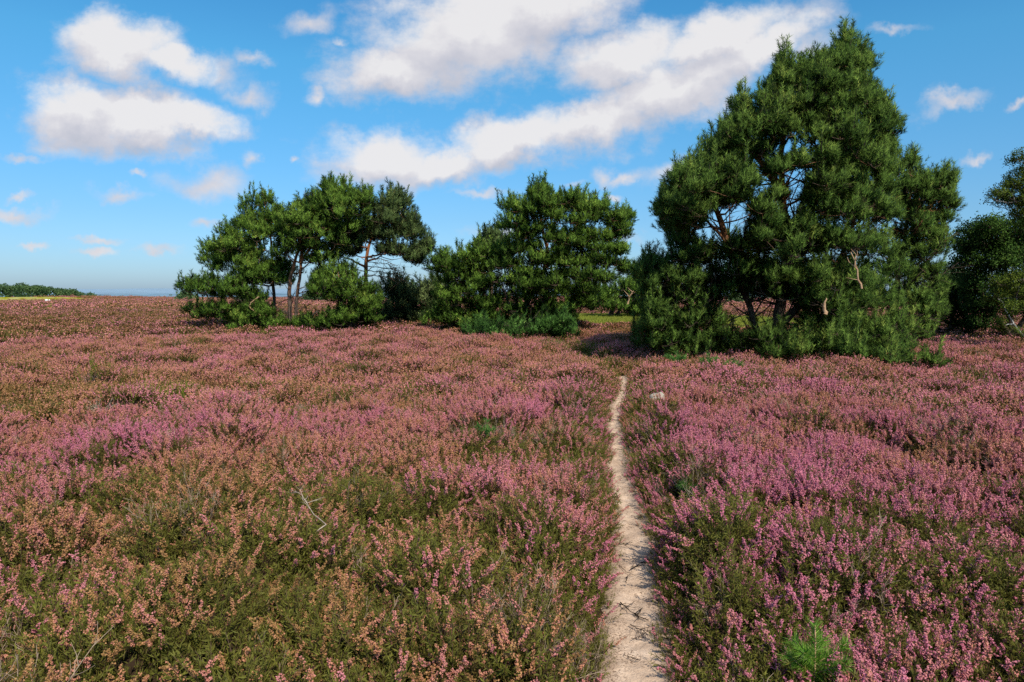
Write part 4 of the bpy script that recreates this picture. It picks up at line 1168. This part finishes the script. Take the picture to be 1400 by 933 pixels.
def tuft(px, py, name, label, cat, seed, n, rad, h, w, mat, group=None, leaf=False):
    g = np.random.default_rng(seed); t = Tri()
    p = ground_pt(px, py); b = np.array([p[0], p[1], float(root_z(p[0], p[1]))]); H = p[2] - b[2] + h
    q = b + np.stack([g.normal(0, rad * .5, n), g.normal(0, rad * .5, n), np.zeros(n)], -1)
    q[:, 2] = root_z(q[:, 0], q[:, 1])
    if leaf:
        m = n * 9
        tube_n = min(n, 60)
        for i in range(tube_n):
            e = q[i] + norm(np.array([g.normal(0, .25), g.normal(0, .25), 1])) * H * g.uniform(.7, 1.)
            tube(t, [q[i], (q[i] + e) / 2 + g.normal(0, .01, 3), e], [.003, .002, .001], 3, k=.5, r=0.)
            mm = 34; u = g.uniform(.35, 1, mm)[:, None]
            blades(t, q[i] * (1 - u) + e * u, norm(rand_dir(mm, g) + [0, 0, .7]), g.uniform(.015, .03, mm), .006, g.uniform(.7, 1.2, mm), g.random(mm), g=g)
    else:
        d = norm(np.array([[0, 0, 1.]]) + g.normal(0, .25, (n, 3)) * [1, 1, .1])
        needles(t, q, d, H * g.uniform(.65, 1.1, n), w, g.uniform(.8, 1.2, n), g.random(n), g=g)
    o = t.obj(name, [mat], None, b)
    tag(o, label, cat, group)


def build_small():
    seedling(1112, 925, .20, 'bright green pine seedling in the right foreground heather', 1, side=6, dens=420, nl=.06, nw=.0028)
    for i, (px, py, H, lb) in enumerate([(925, 497, .22, 'low blue-green seedling at left front of the biggest pine'), (968, 500, .2, 'second low seedling along the front of the biggest pine, right of the first'),
                                         (1003, 504, .16, 'third low seedling along the front of the biggest pine')]):
        seedling(px, py, H, lb, 20 + i, nl=.09, nw=.010, side=7, dens=160, mat=M_LOWS, spread=1.2)
    seedling(662, 590, .10, 'small blue-green seedling in heather left of the far part of the path', 30, nl=.06, nw=.005, side=5, dens=160, mat=M_LOWS)
    seedling(942, 668, .08, 'small blue-green seedling in heather right of the path bend', 31, nl=.05, nw=.004, side=5, dens=160, mat=M_LOWS)
    stone('stone', 'pale stone half hidden in heather right of the path', 899, 550, .11, .09, .08, M_STONE, 5, up=.03)
    stone('stone', 'left of two tiny white lumps far out on the open heath', 63.8, 412, .26, .2, .2, M_WHITE, 6, 'white lumps far out on the heath', up=.08)
    stone('stone', 'right of two tiny white lumps far out on the open heath', 68.4, 412.2, .24, .2, .2, M_WHITE, 7, 'white lumps far out on the heath', up=.1)
    ground_stick(430, 700, 'bleached forked branch lying on dark heather left of the path', [(434, 741), (446, 722), (430, 712), (412, 697), (396, 681)], .0036, 2, 8, .14, M_DEAD, lift=.045)
    dead_bush(402, 585, 'bleached leafless heather bush standing left of the path', 3, 16, .10, r=.003, spread=.4)
    dead_bush(352, 545, 'wide greyish leafless bush in rosy heather, left of the tallest bleached one', 4, 22, .08, r=.003, spread=.8)
    dead_bush(140, 552, 'grey twiggy bush below the young green shrub on the left', 5, 18, .06, r=.003, spread=.9)
    dead_bush(950, 668, 'thin bare twigs beside the small seedling right of the path', 6, 9, .07, r=.002, spread=.4)
    tuft(128, 505, 'young_shrub', 'young green leafy shrub standing above heather on the left', 'shrub', 8, 34, .34, .34, .006, M_GRASS, leaf=True)
    tuft(250, 535, 'grass_tussock', 'bright green grass tussock among heather on the left', 'grass tussock', 9, 800, .75, .17, .010, M_GRASS)
    tuft(306, 532, 'heather_bush', 'rust red withered heather bush right of the green tussock', 'heather bush', 10, 55, .30, .27, .006, M_RED, leaf=True)
    G2 = 'dead sprigs lying on the path'
    ground_stick(870, 775, 'reddish dead heather sprig lying across the path', [(862, 780), (872, 774), (884, 766)], .0028, 12, 12, .05, M_RED, lift=.004, h=None, name='dead_sprig', cat='dead sprig', group=G2)
    ground_stick(862, 786, 'thin dark stick on the path below the reddish sprig', [(846, 774), (858, 784), (877, 791)], .0022, 13, 2, .05, M_TWIG, lift=.002, h=None, name='dead_stick', cat='stick', group=G2)
    ground_stick(865, 838, 'tangled brown heather sprig on the path, nearest the camera', [(848, 825), (862, 838), (880, 848)], .003, 14, 16, .07, M_RED, lift=.004, h=None, name='dead_sprig', cat='dead sprig', group=G2)
    ground_stick(884, 862, 'dark twiggy sprig at the right edge of the near path', [(862, 856), (880, 866), (905, 868)], .003, 15, 16, .07, M_TWIG, lift=.006, h=None, name='dead_sprig', cat='dead sprig', group=G2)

    g = np.random.default_rng(99)
    for i in range(9):
        px, py = g.uniform(848, 888), 690 + 26 * i + g.uniform(-9, 9)
        px = 846 + (px - 846) * (.6 + .4 * (py - 690) / 240)
        a = g.uniform(0, 6.28); l = 8 + 6 * (py - 690) / 240
        ground_stick(px, py, 'small brown heather sprig scattered on the near half of the sand path', [(px - l * math.cos(a), py - l * .5 * math.sin(a)), (px, py + 1), (px + l * math.cos(a), py + l * .5 * math.sin(a))],
                     .0018, 200 + i, 8, .035, [M_RED, M_TWIG][i % 2], lift=.003, h=None, name='dead_sprig', cat='dead sprig', group='small sprigs scattered on the path')


# ------------------------------------------------------------------ sky and sun
SUN_EL, SUN_AZ = 46.0, 154.0          # azimuth clockwise from straight ahead


def build_sky():
    w = bpy.data.worlds.new('World'); scene.world = w; w.use_nodes = True
    nt = w.node_tree; N, L = nt.nodes, nt.links; N.clear()
    sky = N.new('ShaderNodeTexSky'); sky.sky_type = 'NISHITA'; sky.sun_disc = False
    sky.sun_elevation = R(SUN_EL); sky.sun_rotation = R(SUN_AZ)
    sky.air_density = 1.0; sky.dust_density = .6; sky.ozone_density = 2.0
    tc = N.new('ShaderNodeTexCoord')
    sep = N.new('ShaderNodeSeparateXYZ'); L.new(tc.outputs['Generated'], sep.inputs[0])
    den = math_n(N, L, 'MAXIMUM', math_n(N, L, 'ABSOLUTE', sep.outputs[1]), .2)
    u = math_n(N, L, 'DIVIDE', sep.outputs[0], den); v = math_n(N, L, 'DIVIDE', sep.outputs[2], den)
    cmb = N.new('ShaderNodeCombineXYZ'); L.new(u, cmb.inputs[0]); L.new(v, cmb.inputs[1])
    uv = cmb.outputs[0]

    def noise(vec, s, d, rough=.55, sc=(1, 1, 1)):
        m = N.new('ShaderNodeMapping'); m.inputs['Scale'].default_value = sc; L.new(vec, m.inputs[0])
        n = N.new('ShaderNodeTexNoise'); n.noise_dimensions = '2D'; n.inputs['Scale'].default_value = s; n.inputs['Detail'].default_value = d
        n.inputs['Roughness'].default_value = rough; L.new(m.outputs[0], n.inputs['Vector']); return n
    # wind-blown wobble of the coordinates
    wob = noise(uv, 11, 6, .6)
    vm = N.new('ShaderNodeVectorMath'); vm.operation = 'SUBTRACT'; L.new(wob.outputs['Color'], vm.inputs[0]); vm.inputs[1].default_value = (.5, .5, .5)
    vs = N.new('ShaderNodeVectorMath'); vs.operation = 'SCALE'; L.new(vm.outputs[0], vs.inputs[0]); vs.inputs['Scale'].default_value = .07
    va = N.new('ShaderNodeVectorMath'); va.operation = 'ADD'; L.new(uv, va.inputs[0]); L.new(vs.outputs[0], va.inputs[1])
    uw = va.outputs[0]
    big = [(160, 62, 78, 44, 0, 1.0), (228, 84, 62, 30, 15, .92), (112, 152, 74, 44, 0, 1.12), (205, 165, 82, 40, 3, 1.12), (275, 166, 52, 30, 5, 1.0),
           (640, 45, 150, 66, -12, 1.1), (545, 98, 88, 38, -5, 1.05), (745, 10, 130, 52, -15, 1.05),
           (530, 218, 88, 40, 4, 1.0), (605, 225, 62, 26, -4, 1.08), (700, 192, 82, 34, -12, 1.08), (800, 170, 105, 38, -10, 1.1), (905, 128, 105, 42, -15, 1.08),
           (860, 82, 110, 48, -8, 1.0), (970, 60, 120, 36, -20, .86), (965, 105, 110, 42, -22, .80), (1040, 62, 110, 36, -24, .72)]
    small = [(110, 62, 42, 20, 0, .8), (300, 100, 62, 28, 10, .8), (338, 127, 42, 20, 0, .86), (345, 80, 30, 13, 10, .72), (425, 25, 40, 20, -22, .95), (465, 50, 25, 12, 40, .68), (432, 130, 22, 15, -40, .82), (346, 222, 14, 22, 20, .85),
             (165, 266, 48, 15, 4, .98), (278, 252, 66, 26, 3, .9), (25, 291, 60, 12, 2, .98), (35, 216, 38, 9, 0, .72), (130, 344, 34, 8, 0, .88), (220, 341, 33, 8, 0, .9), (285, 306, 30, 12, 0, .78), (188, 238, 26, 7, 0, .72),
             (40, 338, 22, 6, 0, .75), (130, 326, 48, 7, 0, .74), (475, 238, 60, 22, -10, .85), (1055, 42, 120, 26, -26, .82), (1095, 70, 80, 36, -20, .72), (930, 226, 66, 20, -15, .88), (860, 245, 40, 12, -8, .7),
             (1303, 142, 62, 15, -18, .98), (1220, 38, 56, 12, -14, .74), (1395, 138, 26, 9, -10, .75), (832, 242, 19, 20, -20, .82), (785, 246, 40, 9, 0, .72), (842, 275, 18, 8, 0, .74), (410, 218, 12, 8, 0, .74),
             (1335, 215, 26, 9, -20, .74), (690, 320, 90, 12, 0, .62), (440, 300, 60, 12, 0, .62), (60, 130, 20, 10, 0, .7), (1000, 190, 60, 15, -15, .72), (660, 265, 70, 9, 0, .68), (30, 268, 30, 8, 0, .7), (850, 330, 50, 10, 0, .66)]

    def blobs(vec, lst):
        cur = None
        for px, py, rx, ry, ro, st in lst:
            d = ray(px, py); cu, cv = d[0] / d[1], d[2] / d[1]
            m = N.new('ShaderNodeMapping'); m.vector_type = 'TEXTURE'
            m.inputs['Location'].default_value = (cu, cv, 0); m.inputs['Rotation'].default_value = (0, 0, R(-ro))
            m.inputs['Scale'].default_value = (rx / F, ry / F, 1); L.new(vec, m.inputs[0])
            ln = N.new('ShaderNodeVectorMath'); ln.operation = 'LENGTH'; L.new(m.outputs[0], ln.inputs[0])
            b = math_n(N, L, 'SUBTRACT', st, ln.outputs['Value'])
            cur = b if cur is None else math_n(N, L, 'MAXIMUM', cur, b)
        return cur
    fb = noise(uv, 8, 10, .62, (1, 1.5, 1))
    fbm = math_n(N, L, 'SUBTRACT', fb.outputs[0], .5)
    bigd = math_n(N, L, 'ADD', blobs(uw, big), .13)
    dd = math_n(N, L, "ADD", bigd, math_n(N, L, 'MULTIPLY', fbm, 1.65))
    ds = math_n(N, L, 'ADD', blobs(uw, small), math_n(N, L, 'MULTIPLY', fbm, 1.5))
    ms = N.new('ShaderNodeMapRange'); ms.interpolation_type = 'SMOOTHSTEP'; L.new(ds, ms.inputs[0])
    ms.inputs[1].default_value = -.25; ms.inputs[2].default_value = 1.08
    mr = N.new('ShaderNodeMapRange'); mr.interpolation_type = 'SMOOTHSTEP'; L.new(dd, mr.inputs[0])
    mr.inputs[1].default_value = -.24; mr.inputs[2].default_value = .66
    alpha = math_n(N, L, 'MULTIPLY', math_n(N, L, 'MAXIMUM', mr.outputs[0], ms.outputs[0]), .95)
    # shade: compare with the cloud a little higher towards the sun
    sh = N.new('ShaderNodeVectorMath'); sh.operation = 'ADD'; L.new(uw, sh.inputs[0]); sh.inputs[1].default_value = (.012, .035, 0)
    bs = blobs(sh.outputs[0], big)
    gr = math_n(N, L, 'SUBTRACT', bigd, bs)
    inb = N.new('ShaderNodeMapRange'); L.new(bigd, inb.inputs[0]); inb.inputs[1].default_value = -.15; inb.inputs[2].default_value = .15
    gr = math_n(N, L, 'MULTIPLY', gr, inb.outputs[0])
    f2 = noise(uv, 16, 6, .55, (1, 1.7, 1))
    lum = math_n(N, L, 'ADD', math_n(N, L, 'MULTIPLY', gr, .75), math_n(N, L, 'MULTIPLY', math_n(N, L, 'SUBTRACT', f2.outputs[0], .5), .8))
    lum = math_n(N, L, 'ADD', lum, .64, True)
    cc = ramp(N, [(0, (.53, .55, .63)), (.4, (.64, .635, .70)), (.75, (.77, .75, .785)), (1, (.90, .88, .88))]); L.new(lum, cc.inputs[0])
    # clear-air colour: Nishita, deepened blue; bright neutral overhead stop added to lift shadows
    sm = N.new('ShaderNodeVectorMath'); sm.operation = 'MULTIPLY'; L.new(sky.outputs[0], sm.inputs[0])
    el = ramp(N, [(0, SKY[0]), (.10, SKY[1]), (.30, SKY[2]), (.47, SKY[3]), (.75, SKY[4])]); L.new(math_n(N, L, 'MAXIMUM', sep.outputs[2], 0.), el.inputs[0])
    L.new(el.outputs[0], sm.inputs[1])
    sc = N.new('ShaderNodeVectorMath'); sc.operation = 'SCALE'; L.new(cc.outputs[0], sc.inputs[0]); sc.inputs['Scale'].default_value = 1 / BG * .95
    up = math_n(N, L, 'GREATER_THAN', sep.outputs[2], 0.)
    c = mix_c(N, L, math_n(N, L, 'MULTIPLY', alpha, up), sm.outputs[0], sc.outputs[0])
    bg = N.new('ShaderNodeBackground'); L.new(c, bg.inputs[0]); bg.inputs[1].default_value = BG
    o = N.new('ShaderNodeOutputWorld'); L.new(bg.outputs[0], o.inputs[0])
    w.cycles.sampling_method = 'MANUAL'; w.cycles.sample_map_resolution = 512
    s = bpy.data.lights.new('sun', 'SUN'); s.energy = SUN; s.angle = R(.53); s.color = (1, .93, .82)
    so = bpy.data.objects.new('sun', s); col.objects.link(so)
    so.rotation_euler = (R(90 - SUN_EL), 0, R(180 - SUN_AZ))


BG, SUN = .10, 5.0
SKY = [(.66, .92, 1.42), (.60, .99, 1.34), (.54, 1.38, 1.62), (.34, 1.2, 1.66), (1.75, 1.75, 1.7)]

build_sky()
build_ground()
build_path()
build_heather()
build_grass()
build_trees()
build_far_wood()
build_small()

scene.view_settings.view_transform = 'Standard'
scene.view_settings.look = 'None'
scene.view_settings.exposure = 0
scene.render.engine = 'CYCLES'
scene.cycles.max_bounces = 6
scene.cycles.diffuse_bounces = 3
scene.cycles.transmission_bounces = 4
scene.cycles.glossy_bounces = 2
scene.cycles.use_denoising = False
